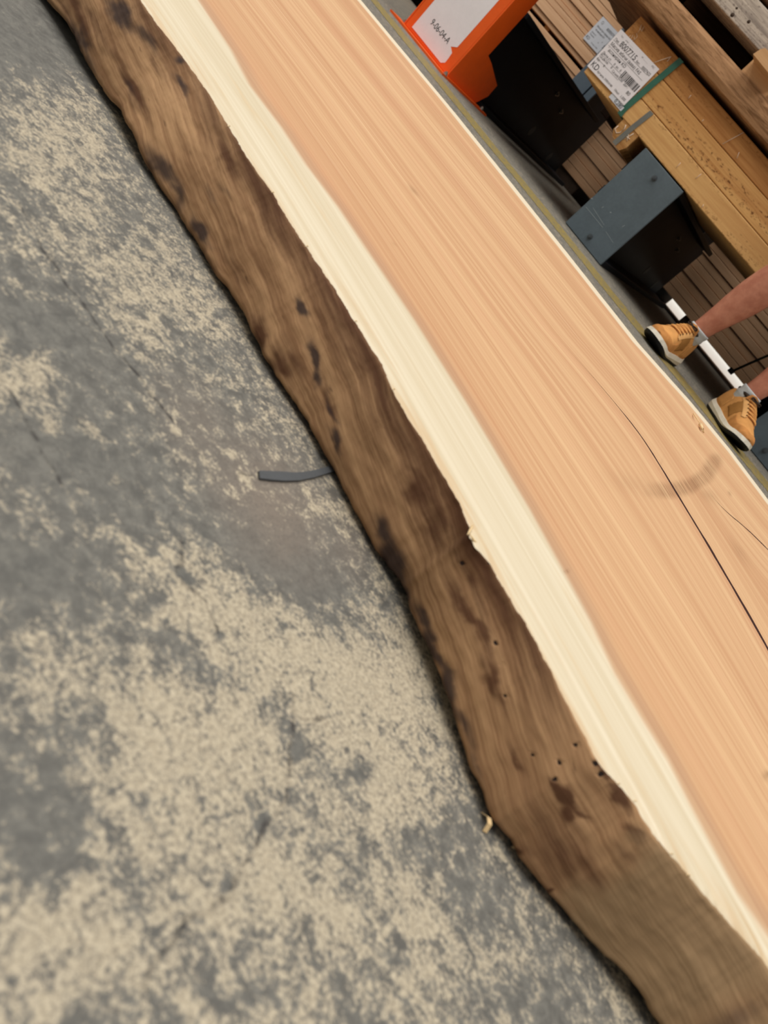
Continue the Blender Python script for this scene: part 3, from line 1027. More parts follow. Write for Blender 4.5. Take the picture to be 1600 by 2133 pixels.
# ------------------------------------------------------------------ orange guard in front of the left arm
YG = 3.10
guard = thing('column_guard', 'orange steel guard bolted to the floor at the left rack arm', 'rack guard', (-1.85, 3.12, 0))
gx0, gx1 = -1.990, -1.712
box('front_panel', gx0, gx1, YG, YG + 0.006, 0.008, 0.62, M_ORANGE, guard, 0.002)
# right cheek with its wider foot
ck = [(YG, 0.008), (YG + 0.33, 0.008), (YG + 0.375, 0.06), (YG + 0.37, 0.115), (YG + 0.20, 0.155), (YG + 0.135, 0.165), (YG + 0.135, 0.62), (YG, 0.62)]
prism('side_panel', [(gx1 + 0.0005, y, z) for y, z in ck], (0.006, 0, 0), M_ORANGE, guard)
prism('side_panel', [(gx0 - 0.0065, y, z) for y, z in ck], (0.006, 0, 0), M_ORANGE, guard)
bpts = [(gx0 - 0.05, YG - 0.06), (gx1 + 0.02, YG - 0.06), (gx1 + 0.05, YG + 0.40), (gx1 + 0.004, YG + 0.40), (gx1 + 0.004, YG + 0.178), (gx0 - 0.05, YG + 0.178)]
prism('base_plate', [(x, y, 0.0) for x, y in bpts], (0, 0, 0.008), M_ORANGE, guard)
bolt(guard, gx0 - 0.028, YG + 0.03, 0.008, 0.011, M_STEEL, 'z')
bolt(guard, gx1 + 0.012, YG - 0.03, 0.008, 0.011, M_STEEL, 'z')
bolt(guard, gx1 + 0.035, YG + 0.35, 0.008, 0.011, M_STEEL, 'z')


def G(x, y):
    p = on_y(x, y, YG - 0.0012)
    return p


lab = [G(740 + .225 * a, .225 * b_) for a, b_ in ((525, 250), (650, 405), (790, 580), (830, 580), (862, 540), (895, 490), (885, 430), (945, 437))]
xl_, xr_ = lab[0][0], lab[-1][0]
lab = lab + [np.array([xr_, YG - 0.0012, 0.50]), np.array([xl_, YG - 0.0012, 0.50])]
sheet = prism('location_label', lab, (0, 0.001, 0), M_PAPER, guard)
tag(sheet, 'torn white location label reading 9-06-04-A')
p0 = G(740 + .225 * 690, .225 * 215)
p1 = G(740 + .225 * 835, .225 * 398)
ux = (p1 - p0) / np.linalg.norm(p1 - p0)
uz = np.array([0, 0, 1.0])
tw = np.linalg.norm(p1 - p0)
tm = text_mesh('printed_code', '9-06-04-A', 0.034, p0 + np.array([0, -0.0006, 0]), (1, 0, 0), (0, 0, 1), M_INK, sheet)
bb = np.array([v.co[0] for v in tm.data.vertices])
bb = bb.max() - bb.min()
k = (tw + 0.008) / bb
cx0 = min(v.co[0] for v in tm.data.vertices)
for v in tm.data.vertices:
    v.co[0] = cx0 + (v.co[0] - cx0) * k

# ------------------------------------------------------------------ lumber packs
pack = thing('lumber_pack', 'strapped pack of golden lumber resting on the rack arms', 'lumber pack', (-0.2, 3.5, 0.376))
rows = [(0.3762, 0.4585), (0.4605, 0.5475), (0.5495, 0.6270)]
rng = random.Random(4)
XB0, XB1 = -1.338, 1.3
for r_, (z0, z1) in enumerate(rows):
    yy = YR
    for k in range(5):
        w = 0.155
        jx = rng.uniform(-0.004, 0.006)
        jy = rng.uniform(-0.002, 0.002) if k else (0.0, 0.0015, 0.003)[r_]
        box('board', XB0 + jx, XB1 + jx, yy + 0.001 + jy, yy + w - 0.001, z0, z1, (M_GOLDL, M_GOLD, M_GOLDD)[r_], pack, 0.0025)
        yy += w
bearer = prism('bearer', [(-1.100, YR + 0.001, 0.330), (-1.083, YR + 0.001, 0.312), (-1.060, YR + 0.001, 0.310), (-1.045, YR + 0.001, 0.298), (-1.026, YR + 0.001, 0.298), (-1.014, YR + 0.001, 0.320),
                          (-1.014, YR + 0.001, 0.3755), (-1.100, YR + 0.001, 0.3755)], (0, 0.76, 0), M_GOLDEDGE, pack)
tag(bearer, 'rough bearer under the pack with a chalk scribble')


def ribbon(name, pts, w, thk, mat, parent):
    """flat band: pts (x, z) on the front of the pack at depth y"""
    v = []
    for x, y, z in pts:
        v += [(x - w / 2, y, z), (x + w / 2, y, z), (x + w / 2, y + thk, z), (x - w / 2, y + thk, z)]
    f = []
    for i in range(len(pts) - 1):
        for k in range(4):
            f.append([4 * i + k, 4 * i + 4 + k, 4 * i + 4 + (k + 1) % 4, 4 * i + (k + 1) % 4])
    e = 4 * (len(pts) - 1)
    f += [[0, 1, 2, 3], [e + 3, e + 2, e + 1, e]]
    return mesh_obj(name, v, f, mat, parent)


ribbon('strap', [(-1.122, YR - 0.002, 0.3735), (-1.125, YR - 0.003, 0.40), (-1.118, YR - 0.0035, 0.52), (-1.109, YR - 0.002, 0.628)], 0.022, 0.0018, M_GREEN, pack)
box('strap', -1.120, -1.098, YR - 0.002, YR + 0.78, 0.6275, 0.629, M_GREEN, pack, 0.0)
box('strap', -1.133, -1.111, YR - 0.002, YR + 0.78, 0.3735, 0.3755, M_GREEN, pack, 0.0)
ribbon('strap', [(-1.057, YR - 0.002, 0.300), (-1.052, YR - 0.003, 0.38), (-1.044, YR - 0.002, 0.457)], 0.019, 0.0016, M_GSTRAP, pack)
# chalk marks
cm = [(1288, 262), (1281, 268), (1284, 277), (1292, 276), (1301, 268), (1304, 260)]
tube('chalk_mark', [on_y(x, y, YR - 0.0008) for x, y in cm], 0.0016, M_CHALK, pack, 5)
for a_, b_ in (((1300, 290), (1320, 278)), ((1303, 282), (1312, 290)), ((1310, 278), (1306, 294))):
    tube('chalk_mark', [on_y(*a_, YR - 0.0008), on_y(*b_, YR - 0.0008)], 0.0013, M_CHALK, pack, 5)
for a_, b_ in (((1505, 300), (1549, 276)), ((1535, 330), (1540, 317)), ((1449, 372), (1461, 362)), ((1409, 349), (1418, 339)), ((1462, 253), (1466, 249)), ((1434, 205), (1440, 198)), ((1462, 432), (1466, 426)),
               ((1355, 133), (1398, 118)), ((1398, 118), (1390, 128))):
    tube('chalk_mark', [on_y(*a_, YR - 0.0012), on_y(*b_, YR - 0.0012)], 0.0010, M_CHALK, pack, 5)
# crinkled stretch film at the top left corner
rr = random.Random(9)
for i in range(16):
    xx = XB0 + 0.004 + rr.random() * 0.055
    zz = 0.53 + rr.random() * 0.085
    tube('film_crease', [(xx, YR - 0.0015, zz), (xx + rr.uniform(0.004, 0.014), YR - 0.003, zz - rr.uniform(0.004, 0.02)), (xx + rr.uniform(0.006, 0.02), YR - 0.0015, zz - rr.uniform(0.01, 0.03))], 0.0009, M_FILM, pack, 4)


# big printed sheet
def label_sheet(name, x0, z0, w, h, y, parent, rows_, mat, bars=None, tilt=0.0, extra=0):
    ux_ = np.array([math.cos(tilt), 0, math.sin(tilt)])
    uz_ = np.array([-math.sin(tilt), 0, math.cos(tilt)])
    o_ = np.array([x0, y, z0])
    pts_ = [o_, o_ + ux_ * w, o_ + ux_ * w + uz_ * h, o_ + uz_ * h]
    sh = prism(name, pts_, (0, 0.0006, 0), mat, parent)
    for (fx, fz, size, body, m_, xs_) in rows_:
        text_mesh('printed_text', body, size, o_ + ux_ * w * fx + uz_ * h * fz + np.array([0, -0.0006, 0]), ux_, uz_, m_, sh, xs_, 0.0)
    if bars:
        bx0, bx1, bz0, bz1 = bars
        bm = bmesh.new()
        r2 = random.Random(12)
        xx = bx0
        while xx < bx1:
            bw = r2.choice((0.008, 0.013, 0.02))
            p = [o_ + ux_ * w * a + uz_ * h * c_ + np.array([0, -0.0006, 0]) for a, c_ in ((xx, bz0), (xx + bw, bz0), (xx + bw, bz1), (xx, bz1))]
            bm.faces.new([bm.verts.new(Vector(v)) for v in p])
            xx += bw + r2.choice((0.009, 0.014))
        bm_obj('barcode', bm, M_INK, sh)
    for fz in ((0.745, 0.60, 0.375, 0.255) if extra else ()):
        bm = bmesh.new()
        p = [o_ + ux_ * w * a + uz_ * h * c_ + np.array([0, -0.0006, 0]) for a, c_ in ((0.03, fz), (0.6 if fz < 0.5 else 0.92, fz), (0.6 if fz < 0.5 else 0.92, fz + 0.006), (0.03, fz + 0.006))]
        bm.faces.new([bm.verts.new(Vector(v)) for v in p])
        bm_obj('printed_rule', bm, M_INKL, sh)
    return sh


rows1 = [(0.04, 0.765, 0.011, 'Пак.', M_INK, 1), (0.17, 0.755, 0.026, '8007715', M_INK, 0.92), (0.60, 0.765, 0.010, 'Бет.', M_INK, 1), (0.75, 0.76, 0.014, '0007422', M_INK, 0.9),
         (0.04, 0.635, 0.0165, 'Масив абачи (аава) FAS', M_INK, 0.86), (0.04, 0.51, 0.0165, 'фасониран KD', M_INK, 0.9),
         (0.04, 0.40, 0.012, 'Дълж.ст:', M_INK, 0.9), (0.34, 0.40, 0.012, '0', M_INK, 1), (0.40, 0.40, 0.011, 'вс:', M_INK, 1), (0.50, 0.40, 0.012, '0', M_INK, 1),
         (0.04, 0.315, 0.012, 'Ср.дълж:', M_INK, 0.9), (0.34, 0.315, 0.012, '0', M_INK, 1), (0.40, 0.285, 0.011, 'Ср.шир.', M_INK, 0.9), (0.58, 0.28, 0.012, '0,00', M_INK, 1), (0.72, 0.275, 0.010, 'Дет.:', M_INK, 1),
         (0.04, 0.235, 0.011, 'Бр:', M_INK, 1), (0.22, 0.225, 0.012, '0', M_INK, 1), (0.86, 0.19, 0.017, '80', M_INK, 1),
         (0.03, 0.06, 0.028, 'KD', M_INK, 0.9), (0.21, 0.06, 0.0105, 'Арт.ном. 57003/0180', M_INK, 0.85), (0.67, 0.06, 0.010, 'Общо', M_INK, 0.9), (0.83, 0.055, 0.013, '1,000', M_INK, 0.9),
         (0.08, 0.90, 0.007, 'Тел.', M_INKL, 1), (0.20, 0.905, 0.007, 'клас ................', M_INKL, 1), (0.62, 0.905, 0.007, '№  ..............', M_INKL, 1), (0.86, 0.92, 0.009, 'FSC', M_INKL, 1)]
s2 = prism('label_sheet', [(-1.20, YR - 0.003, 0.385), (-1.128, YR - 0.003, 0.384), (-1.128, YR - 0.003, 0.42), (-1.20, YR - 0.003, 0.42)], (0, 0.0006, 0), M_PAPER2, pack)
text_mesh('printed_text', '0,280', 0.020, (-1.174, YR - 0.0036, 0.3875), (1, 0, 0), (0, 0, 1), M_INK, s2, 0.9)
sh1 = label_sheet('label_sheet', -1.343, 0.397, 0.209, 0.156, YR - 0.0048, pack, rows1, M_PAPER, (0.575, 0.955, 0.33, 0.50), 0.035, 1)
tag(sh1, 'white pack label printed 8007715 and KD with a barcode')

# brown boards lying behind the columns
bpack = thing('lumber_pack', 'long stack of brown boards behind the grey rack column', 'lumber pack', (-1.0, 5.6, 0))
zs = [0.0715, 0.118, 0.165, 0.215, 0.265, 0.310, 0.356, 0.402, 0.445, 0.486]
zs2 = [0.506, 0.535, 0.590, 0.625, 0.650, 0.687, 0.724, 0.760, 0.798, 0.832]
YBk = 5.2
for lst in (zs, zs2):
    for i, (a_, b_) in enumerate(zip(lst[:-1], lst[1:])):
        jx = rng.uniform(-0.03, 0.03)
        jy = rng.uniform(0, 0.018)
        box('board', -3.9 + jx, 2.2 + jx, YBk + jy, YBk + 0.30, a_, b_ - 0.0025, M_BROWN, bpack, 0.002)
        box('board', -3.9 - jx, 2.2 - jx, YBk + 0.302, YBk + 0.75, a_, b_ - 0.0025, M_BROWN, bpack, 0.002)
for x0_, x1_ in ((-3.8, -3.6), (-3.1, -1.70), (-0.655, -0.555), (-1.02, -0.885), (0.55, 0.65), (1.7, 1.8)):
    box('bearer', x0_, x1_, YBk + 0.02, YBk + 0.70, 0.0, 0.0712, M_BARK, bpack, 0.002)
box('sticker', -2.62, -2.58, YBk + 0.05, YBk + 0.7, 0.4845, 0.5055, M_GOLDEDGE, bpack, 0.001)
for xx in (-3.4, -1.2, 0.3, 1.7):
    box('sticker', xx, xx + 0.04, YBk + 0.05, YBk + 0.7, 0.4845, 0.5055, M_GOLDEDGE, bpack, 0.001)
rows2 = [(0.08, 0.80, 0.022, 'Q', M_INKL, 1), (0.34, 0.77, 0.022, '8000076', M_INK, 0.9), (0.06, 0.62, 0.014, 'Масив бук парен FAS', M_INK, 0.85), (0.06, 0.50, 0.014, 'фасониран KD', M_INK, 0.9),
         (0.06, 0.36, 0.010, 'Дълж.ст:', M_INK, 0.9), (0.5, 0.36, 0.010, '0', M_INK, 1), (0.06, 0.27, 0.010, 'Ср.дълж:', M_INK, 0.9), (0.42, 0.25, 0.010, '0', M_INK, 1), (0.03, 0.09, 0.024, 'KD', M_INK, 0.85), (0.27, 0.09, 0.009, 'Арт.ном. 57002', M_INKL, 0.9)]
sh2 = label_sheet('label_sheet', -2.358, 0.606, 0.215, 0.152, YBk - 0.002, bpack, rows2, M_PAPER2, (0.62, 0.95, 0.24, 0.40), 0.02)
tag(sh2, 'pale pack label printed 8000076 on the brown boards')

upack = thing('lumber_pack', 'added stack of dark brown boards that blocks light at the back of the rack', 'lumber pack', (-1.0, 5.6, 0.84))  # added load, built high to block spill from the next-aisle lamps
for i in range(32):
    z0 = 0.86 + i * 0.055
    jx = rng.uniform(-0.03, 0.03)
    box('board', -5.6 + jx, 3.6 + jx, YBk + 0.02 + rng.uniform(0, 0.02), YBk + 0.75, z0, z0 + 0.052, M_DARKBR, upack, 0.002)
for xx in (-3.2, -1.4, 0.2, 1.6):
    box('sticker', xx, xx + 0.06, YBk + 0.05, YBk + 0.7, 0.830, 0.8605, M_DARKBR, upack, 0.001)

# ------------------------------------------------------------------ figured timber above the golden pack
tim = thing('thick_timber', 'thick timber with wavy figured grain lying above the golden pack', 'timber', (-0.3, 3.5, 0.6455))


def fig_mesh():
    n = 160
    xs_ = np.linspace(-1.70, 1.35, n)
    prof_ = [(3.118, 0.650), (3.112, 0.670), (3.112, 0.715), (3.118, 0.731), (3.90, 0.731), (3.92, 0.70), (3.92, 0.65), (3.90, 0.6455), (3.130, 0.6455)]
    v = []
    for x in xs_:
        for k, (y, z) in enumerate(prof_):
            d = (vnoise(np.array([x * 5]), np.array([k * 1.0]), 81)[0] - 0.5) * 0.006
            v.append((x, y + (d if y < 3.5 else 0), z))
    m = len(prof_)
    f = []
    for i in range(n - 1):
        for k in range(m):
            f.append([i * m + k, i * m + (k + 1) % m, (i + 1) * m + (k + 1) % m, (i + 1) * m + k])
    f.append(list(range(m))[::-1])
    f.append([(n - 1) * m + k for k in range(m)])
    return v, f


t = NT('figured_timber_face')
co = t.coord()
w1 = t.noise(t.mapping(co, (2.5, 4, 9), (0, 0, 0), (0, 0.42, 0)), 1, 3, 0.55, 0.4)
w2 = t.noise(t.mapping(co, (7, 20, 75), (4, 0, 0), (0, 0.42, 0)), 1, 5, 0.62, 1.2)
w3 = t.noise(t.mapping(co, (30, 60, 300), (4, 0, 0), (0, 0.30, 0)), 1, 3, 0.6)
ff = t.math('ADD', t.math('MULTIPLY', w2, 0.6), t.math('ADD', t.math('MULTIPLY', w1, 0.25), t.math('MULTIPLY', w3, 0.15)))
cc = t.mix(t.step(ff, 0.36, 0.6), lin(112, 78, 48), lin(178, 136, 98))
cc = t.mix(t.math('MULTIPLY', t.step(w2, 0.60, 0.72), 0.6), cc, lin(98, 66, 38))
M_FIGF = t.out(cc, 0.75, None, w3, 0.3, 0.0008, 0.2)
v, f = fig_mesh()
mesh_obj('timber_body', v, f, M_FIGF, tim, False)
for xx in (-1.24, -0.5, 0.15, 0.9):
    box('spacer', xx, xx + 0.04, 3.30, 3.88, 0.6292, 0.6458, M_BARK, tim, 0.001)

# weathered plank on a pale block
blk = thing('wooden_block', 'pale wooden block under the weathered plank at the right edge', 'wood block', (-0.83, 3.4, 0.7335))
prism('block_body', [(-0.925, 3.13, 0.7332), (-0.80, 3.13, 0.7332), (-0.80, 3.13, 0.8112), (-0.915, 3.13, 0.8112), (-0.925, 3.13, 0.800)], (0, 0.75, 0), M_BLOCK, blk)
prism('block_cap', [(-0.918, 3.06, 0.775), (-0.80, 3.06, 0.770), (-0.80, 3.06, 0.8105), (-0.905, 3.06, 0.8105), (-0.914, 3.06, 0.798)], (0, 0.069, 0), M_BLOCK, blk)
plank = thing('weathered_plank', 'grey weathered plank with knots at the top right corner', 'plank', (-0.3, 3.25, 0.812))
bm = bmesh.new()
bm_box(bm, -1.72, 1.35, YR, YR + 0.14, 0.8122, 0.905, 0.003, 2)
bm_obj('plank_body', bm, M_GREYWOOD, plank)
for xx in (-1.66, 0.2, 1.2):
    box('bearer', xx, xx + 0.12, 3.16, 3.88, 0.7332, 0.8112, M_BLOCK, plank, 0.002)
for (x, y, r) in ((1526, 31, 0.007), (1535, 17, 0.004), (1560, 45, 0.006)):
    p = on_y(x, y, YR - 0.0004)
    tube('knot', [p, p + np.array([0, 0.002, 0])], [r, r], M_BARK, plank, 10)
hp = thing('lumber_pack', 'added load of dark boards that shades the rack above the weathered plank', 'lumber pack', (-0.3, 3.6, 0.92))  # unseen load added to shade what lies below
for i in range(9):
    for k in range(3):
        z0 = 0.925 + i * 0.06
        box('board', -1.72, 1.35, YR + 0.03 + k * 0.26, YR + 0.285 + k * 0.26, z0, z0 + 0.057, M_DARKBR, hp, 0.002)
for xx in (-1.6, -0.6, 0.4, 1.2):
    box('sticker', xx, xx + 0.05, YR + 0.05, YR + 0.75, 0.9055, 0.9255, M_DARKBR, hp, 0.001)
    box('sticker', xx, xx + 0.05, YR + 0.2, YR + 0.75, 0.8122, 0.9054, M_DARKBR, hp, 0.001)

# brightly lit floor of the next aisle, its light put into a white colour, seen under the brown boards; part of the floor
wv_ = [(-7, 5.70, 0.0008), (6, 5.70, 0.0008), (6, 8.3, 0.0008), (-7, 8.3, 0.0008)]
mesh_obj('painted_floor_light', wv_, [[0, 1, 2, 3]], M_FLOORLIGHT, fl)
# green strap with a black buckle hanging in the gap
d1, d2 = on_y(1606, 738, 4.3), on_y(1524, 774, 4.3)
st = thing('loose_strap', 'dark green strap with black buckle hanging behind the leg', 'strap', tuple(d2))
tube('strap_band', [d2, d2 + (d1 - d2) * 0.5 + np.array([0, 0, 0.004]), d1, d1 + (d1 - d2) * 1.2], 0.006, M_DKGREEN, st, 8)
bm = bmesh.new()
bm_box(bm, d2[0] - 0.018, d2[0] + 0.012, 4.29, 4.31, d2[2] - 0.012, d2[2] + 0.014, 0.003)
bm_obj('buckle', bm, M_CLIP, st)

mp = thing('lumber_pack', 'dark boards added behind the figured timber to keep the rack gap black', 'lumber pack', (-0.2, 4.3, 0.65))  # filler boards added so the gap behind the timber stays dark
for xx in (-1.5, -0.4, 0.6, 1.25):
    box('prop', xx, xx + 0.05, 4.0, 4.55, ARM_H + 0.001, 0.649, M_BARK, mp, 0.002)
for i in range(6):
    for k in range(2):
        z0 = 0.650 + i * 0.078
        box('board', -1.69 + rng.uniform(-0.02, 0.02), 1.35, 3.98 + k * 0.30, 4.275 + k * 0.30, z0, z0 + 0.075, M_DARKBR, mp, 0.002)

# ------------------------------------------------------------------ the hall behind
t = NT('hall_wall')
M_WALL = t.out(t.mix(t.noise(t.coord(), 3, 4, 0.6), lin(60, 60, 62), lin(84, 84, 86)), 0.9)
w_ = box('wall_back', -9, 8, 9.0, 9.2, 0.0, 6.0, M_WALL, None, 0)
tag(w_, 'dim grey wall at the back of the hall', None, None, 'structure')

# ------------------------------------------------------------------ person: legs, socks, shoes
M_SKIN = None
t = NT('skin')
nn = t.noise(t.coord(), 30, 4, 0.6)
n2 = t.noise(t.coord(), 400, 2, 0.6)
M_SKIN = t.out(t.mix(t.step(nn, 0.3, 0.7), lin(190, 122, 98), lin(212, 146, 120)), 0.5, None, n2, 0.15, 0.0006, 0.35)
t.b.inputs['Subsurface Weight'].default_value = 0.15
t.b.inputs['Subsurface Radius'].default_value = (0.01, 0.004, 0.002)
M_SHORT = plain('dark_shorts', lin(44, 48, 58), 0.85, 0.0, 0.15, 60)
t = NT('sock_knit')
wv = t.n('ShaderNodeTexWave', wave_type='BANDS', bands_direction='Z')
t.l(t.coord(), wv.inputs['Vector'])
wv.inputs['Scale'].default_value = 130
M_SOCK = t.out(t.mix(t.noise(t.coord(), 250, 3, 0.6), lin(176, 180, 182), lin(214, 217, 218)), 0.9, None, wv.outputs['Fac'], 0.25, 0.001, 0.1)


def suede(name, c, v=0.1):
    t_ = NT(name)
    a = t_.noise(t_.coord(), 28, 5, 0.65)
    b__ = t_.noise(t_.coord(), 700, 2, 0.6)
    return t_.out(t_.mix(t_.step(a, 0.3, 0.7), [x * (1 - v) for x in c], [min(1, x * (1 + v)) for x in c]), 0.85, None, b__, 0.3, 0.0005, 0.15)


M_TAN = suede('tan_suede', lin(206, 148, 86))
M_TAN2 = suede('worn_tan_suede', lin(184, 126, 70), 0.18)
M_TAN3 = suede('olive_tan_suede', lin(160, 112, 58))
M_TAN4 = suede('pale_tan_suede', lin(216, 164, 104))
M_MID = plain('cream_midsole', lin(222, 214, 196), 0.7, 0.0, 0.08, 40)
M_OUT = plain('black_rubber', lin(22, 22, 22), 0.7, 0.0, 0.2, 60)
M_EYE = plain('eyelet_dark', lin(48, 34, 22), 0.6, 0.0, 0.1, 60)
M_LACE = plain('tan_lace', lin(218, 156, 86), 0.8, 0.0, 0.1, 200)

SL = 0.288
S_K = [0, .04, .12, .25, .40, .55, .70, .82, .92, .97, 1.0]
HW = [.012, .030, .0365, .0375, .0370, .0425, .0490, .0485, .0400, .0270, .006]
ZB = [.008, .002, 0, 0, 0, 0, .002, .008, .017, .022, .026]            # underside, toe spring
ZM = [.044, .040, .036, .034, .031, .029, .029, .032, .039, .043, .045]  # top of midsole
ZT = [.082, .108, .117, .117, .116, .100, .078, .066, .060, .055, .047]  # crest of upper


def shp(tab, s_):
    return float(np.interp(s_, S_K, tab))


def smooth_tab(tab):
    ss = np.linspace(0, 1, 61)
    y = np.interp(ss, S_K, tab)
    k = np.array([1, 2, 3, 2, 1]) / 9
    y2 = np.convolve(np.pad(y, 2, mode='edge'), k, 'valid')
    y2[0], y2[-1] = y[0], y[-1]
    return ss, y2


HWs, ZBs, ZMs, ZTs = (smooth_tab(a) for a in (HW, ZB, ZM, ZT))


def ev(tab, s_):
    return float(np.interp(s_, tab[0], tab[1]))


def centre(s_):
    return 0.006 * math.sin(PI * min(1, max(0, (s_ - 0.3) / 0.7))) if s_ > 0.3 else 0.0


def upper_pt(s_, u, off=0.0):
    """u from 0 (left feather line) over the crest 0.5 to 1 (right feather line)"""
    hw = max(0.004, ev(HWs, s_) - 0.003)
    zm = ev(ZMs, s_) - 0.006
    zt = max(ev(ZTs, s_), zm + 0.004)
    th = PI * (1 - u)
    e = 0.72 if s_ > 0.62 else 0.52 + 0.2 * max(0.0, (s_ - 0.40) / 0.22)
    cx = math.copysign(abs(math.cos(th)) ** e, math.cos(th))
    sz = abs(math.sin(th)) ** e
    narrow = 1 - 0.17 * sz ** 2 * (1 if s_ < 0.62 else max(0.0, 1 - (s_ - 0.62) / 0.2))
    x = hw * cx * narrow
    z = zm + (zt - zm) * sz
    nv = Vector((cx * 1.0, 0.0, sz))
    if nv.length < 1e-6:
        nv = Vector((0, 0, 1))
    nv.normalize()
    return Vector((x + centre(s_), s_ * SL, z)) + nv * off


def make_shoe(parent, toe, heel, mirror):
    """local frame: +y towards the toe, z up"""
    toe = Vector(toe)
    heel = Vector(heel)
    d = (toe - heel).normalized()
    side = Vector((d.y, -d.x, 0))

    def W(p):
        x = -p.x if mirror else p.x
        return heel + d * p.y + side * x + Vector((0, 0, p.z))

    def grid(name, pts_fn, ss, us, mat, par, keep=None, rim=0.0):
        V = []
        for a in ss:
            for b2 in us:
                V.append(W(pts_fn(a, b2)))
        nu = len(us)
        Fc = []
        for i in range(len(ss) - 1):
            for j in range(nu - 1):
                if keep is None or keep((ss[i] + ss[i + 1]) / 2, (us[j] + us[j + 1]) / 2):
                    fc = [i * nu + j, (i + 1) * nu + j, (i + 1) * nu + j + 1, i * nu + j + 1]
                    Fc.append(fc)
        used = sorted({q_ for fc in Fc for q_ in fc})
        rm = {q_: k_ for k_, q_ in enumerate(used)}
        o_ = mesh_obj(name, [V[q_] for q_ in used], [[rm[q_] for q_ in fc] for fc in Fc], mat, par, True)
        bm_ = bmesh.new()
        bm_.from_mesh(o_.data)
        bmesh.ops.recalc_face_normals(bm_, faces=bm_.faces)
        if rim:
            # fold a rim inward so that the panel has thickness
            be = [e_ for e_ in bm_.edges if e_.is_boundary]
            r_ = bmesh.ops.extrude_edge_only(bm_, edges=be)
            org = origin_of(par)
            mid = W(Vector((0, SL * 0.5, 0.03))) - org
            for v_ in [g_ for g_ in r_['geom'] if isinstance(g_, bmesh.types.BMVert)]:
                v_.co += (mid - v_.co).normalized() * rim
        bm_.to_mesh(o_.data)
        bm_.free()
        o_.data.polygons.foreach_set('use_smooth', [True] * len(o_.data.polygons))
        return o_

    base = heel.copy()
    ss = list(np.linspace(0, 1, 49))
    us = list(np.linspace(0, 1, 33))
    shoe = grid('shoe', lambda a, b2: upper_pt(a, b2), ss, us, M_TAN, parent)
    # overlays
    grid('toe_overlay', lambda a, b2: upper_pt(a, b2, 0.0018), list(np.linspace(.62, 1, 36)), list(np.linspace(0, 1, 61)), M_TAN2, shoe,
         lambda a, b2: (min(b2, 1 - b2) < 0.17 + 0.33 * sstep(0.80, 0.93, np.array(a))) and a > 0.66 - 0.25 * min(b2, 1 - b2), 0.002)
    for sd_ in (0, 1):
        grid('side_panel', lambda a, b2: upper_pt(a, b2, 0.0014), list(np.linspace(.30, .64, 30)), list(np.linspace(0, 1, 61)), M_TAN3, shoe,
             lambda a, b2: (b2 > 0.5) == bool(sd_) and 0.03 < min(b2, 1 - b2) < 0.26 and .36 + .25 * min(b2, 1 - b2) < a < .56 + .12 * min(b2, 1 - b2), 0.002)
    for sd_ in (0, 1):
        grid('eyelet_panel', lambda a, b2: upper_pt(a, b2, 0.0024), list(np.linspace(.36, .80, 40)), list(np.linspace(0, 1, 81)), M_TAN4, shoe,
             lambda a, b2: (b2 > 0.5) == bool(sd_) and 0.25 < min(b2, 1 - b2) < 0.405 and a < .70 - .35 * abs(min(b2, 1 - b2) - .33), 0.0025)
    grid('heel_counter', lambda a, b2: upper_pt(a, b2, 0.0018), list(np.linspace(0, .30, 24)), list(np.linspace(0, 1, 61)), M_TAN, shoe,
         lambda a, b2: min(b2, 1 - b2) < 0.34 - 0.75 * a, 0.002)
    # collar lining and tongue
    tp = [W(Vector((x, SL * (0.40 + 0.02 * abs(x) / 0.02), z))) for x, z in ((-.024, .112), (-.018, .130), (0, .136), (.018, .130), (.024, .112))]
    tb = [p - d * 0.010 for p in tp]
    prism('tongue', tp, -d * 0.010, M_TAN2, shoe)
    ring = []
    for k_ in range(25):
        a = 2 * PI * k_ / 24
        yy_ = SL * (0.235 - 0.165 * math.cos(a))
        ring.append(W(Vector((0.027 * math.sin(a), yy_, 0.114 + 0.004 * (1 - math.cos(a)) / 2))))
    tube('collar', ring, 0.0065, M_EYE, shoe, 8)
    # sole unit
    N_S = 56

    def loop(tabz, grow, dz=0.0, wave=0.0):
        pts_ = []
        sss = list(0.5 - 0.5 * np.cos(np.linspace(0, PI, N_S // 2)))
        for sgn, seq in ((1, sss), (-1, sss[::-1])):
            for a in seq:
                hw = ev(HWs, a) + grow
                yv = a * SL + (grow if a > 0.98 else -grow if a < 0.02 else 0)
                z = ev(tabz, a) + dz + wave * math.sin(a * 22) * (1 if 0.1 < a < 0.9 else 0.3)
                pts_.append(Vector((sgn * hw + centre(a), yv, z)))
        return pts_

    def loft(name, loops, mat):
        V = [W(p) for lp in loops for p in lp]
        m = len(loops[0])
        Fc = []
        for i in range(len(loops) - 1):
            for k_ in range(m):
                Fc.append([i * m + k_, i * m + (k_ + 1) % m, (i + 1) * m + (k_ + 1) % m, (i + 1) * m + k_])
        Fc.append(list(range(m))[::-1])
        Fc.append([(len(loops) - 1) * m + k_ for k_ in range(m)])
        o_ = mesh_obj(name, V, Fc, mat, shoe, False)
        bm_ = bmesh.new()
        bm_.from_mesh(o_.data)
        bmesh.ops.remove_doubles(bm_, verts=bm_.verts, dist=0.0002)
        bmesh.ops.recalc_face_normals(bm_, faces=bm_.faces)
        bm_.to_mesh(o_.data)
        bm_.free()
        return o_

    loft('outsole', [loop(ZBs, -0.004, 0.0), loop(ZBs, 0.002, 0.004), loop(ZBs, 0.003, 0.010)], M_OUT)
    loft('midsole', [loop(ZBs, 0.003, 0.0102), loop(ZMs, 0.005, -0.012), loop(ZMs, 0.001, 0.0, 0.0015), loop(ZMs, -0.004, 0.001)], M_MID)
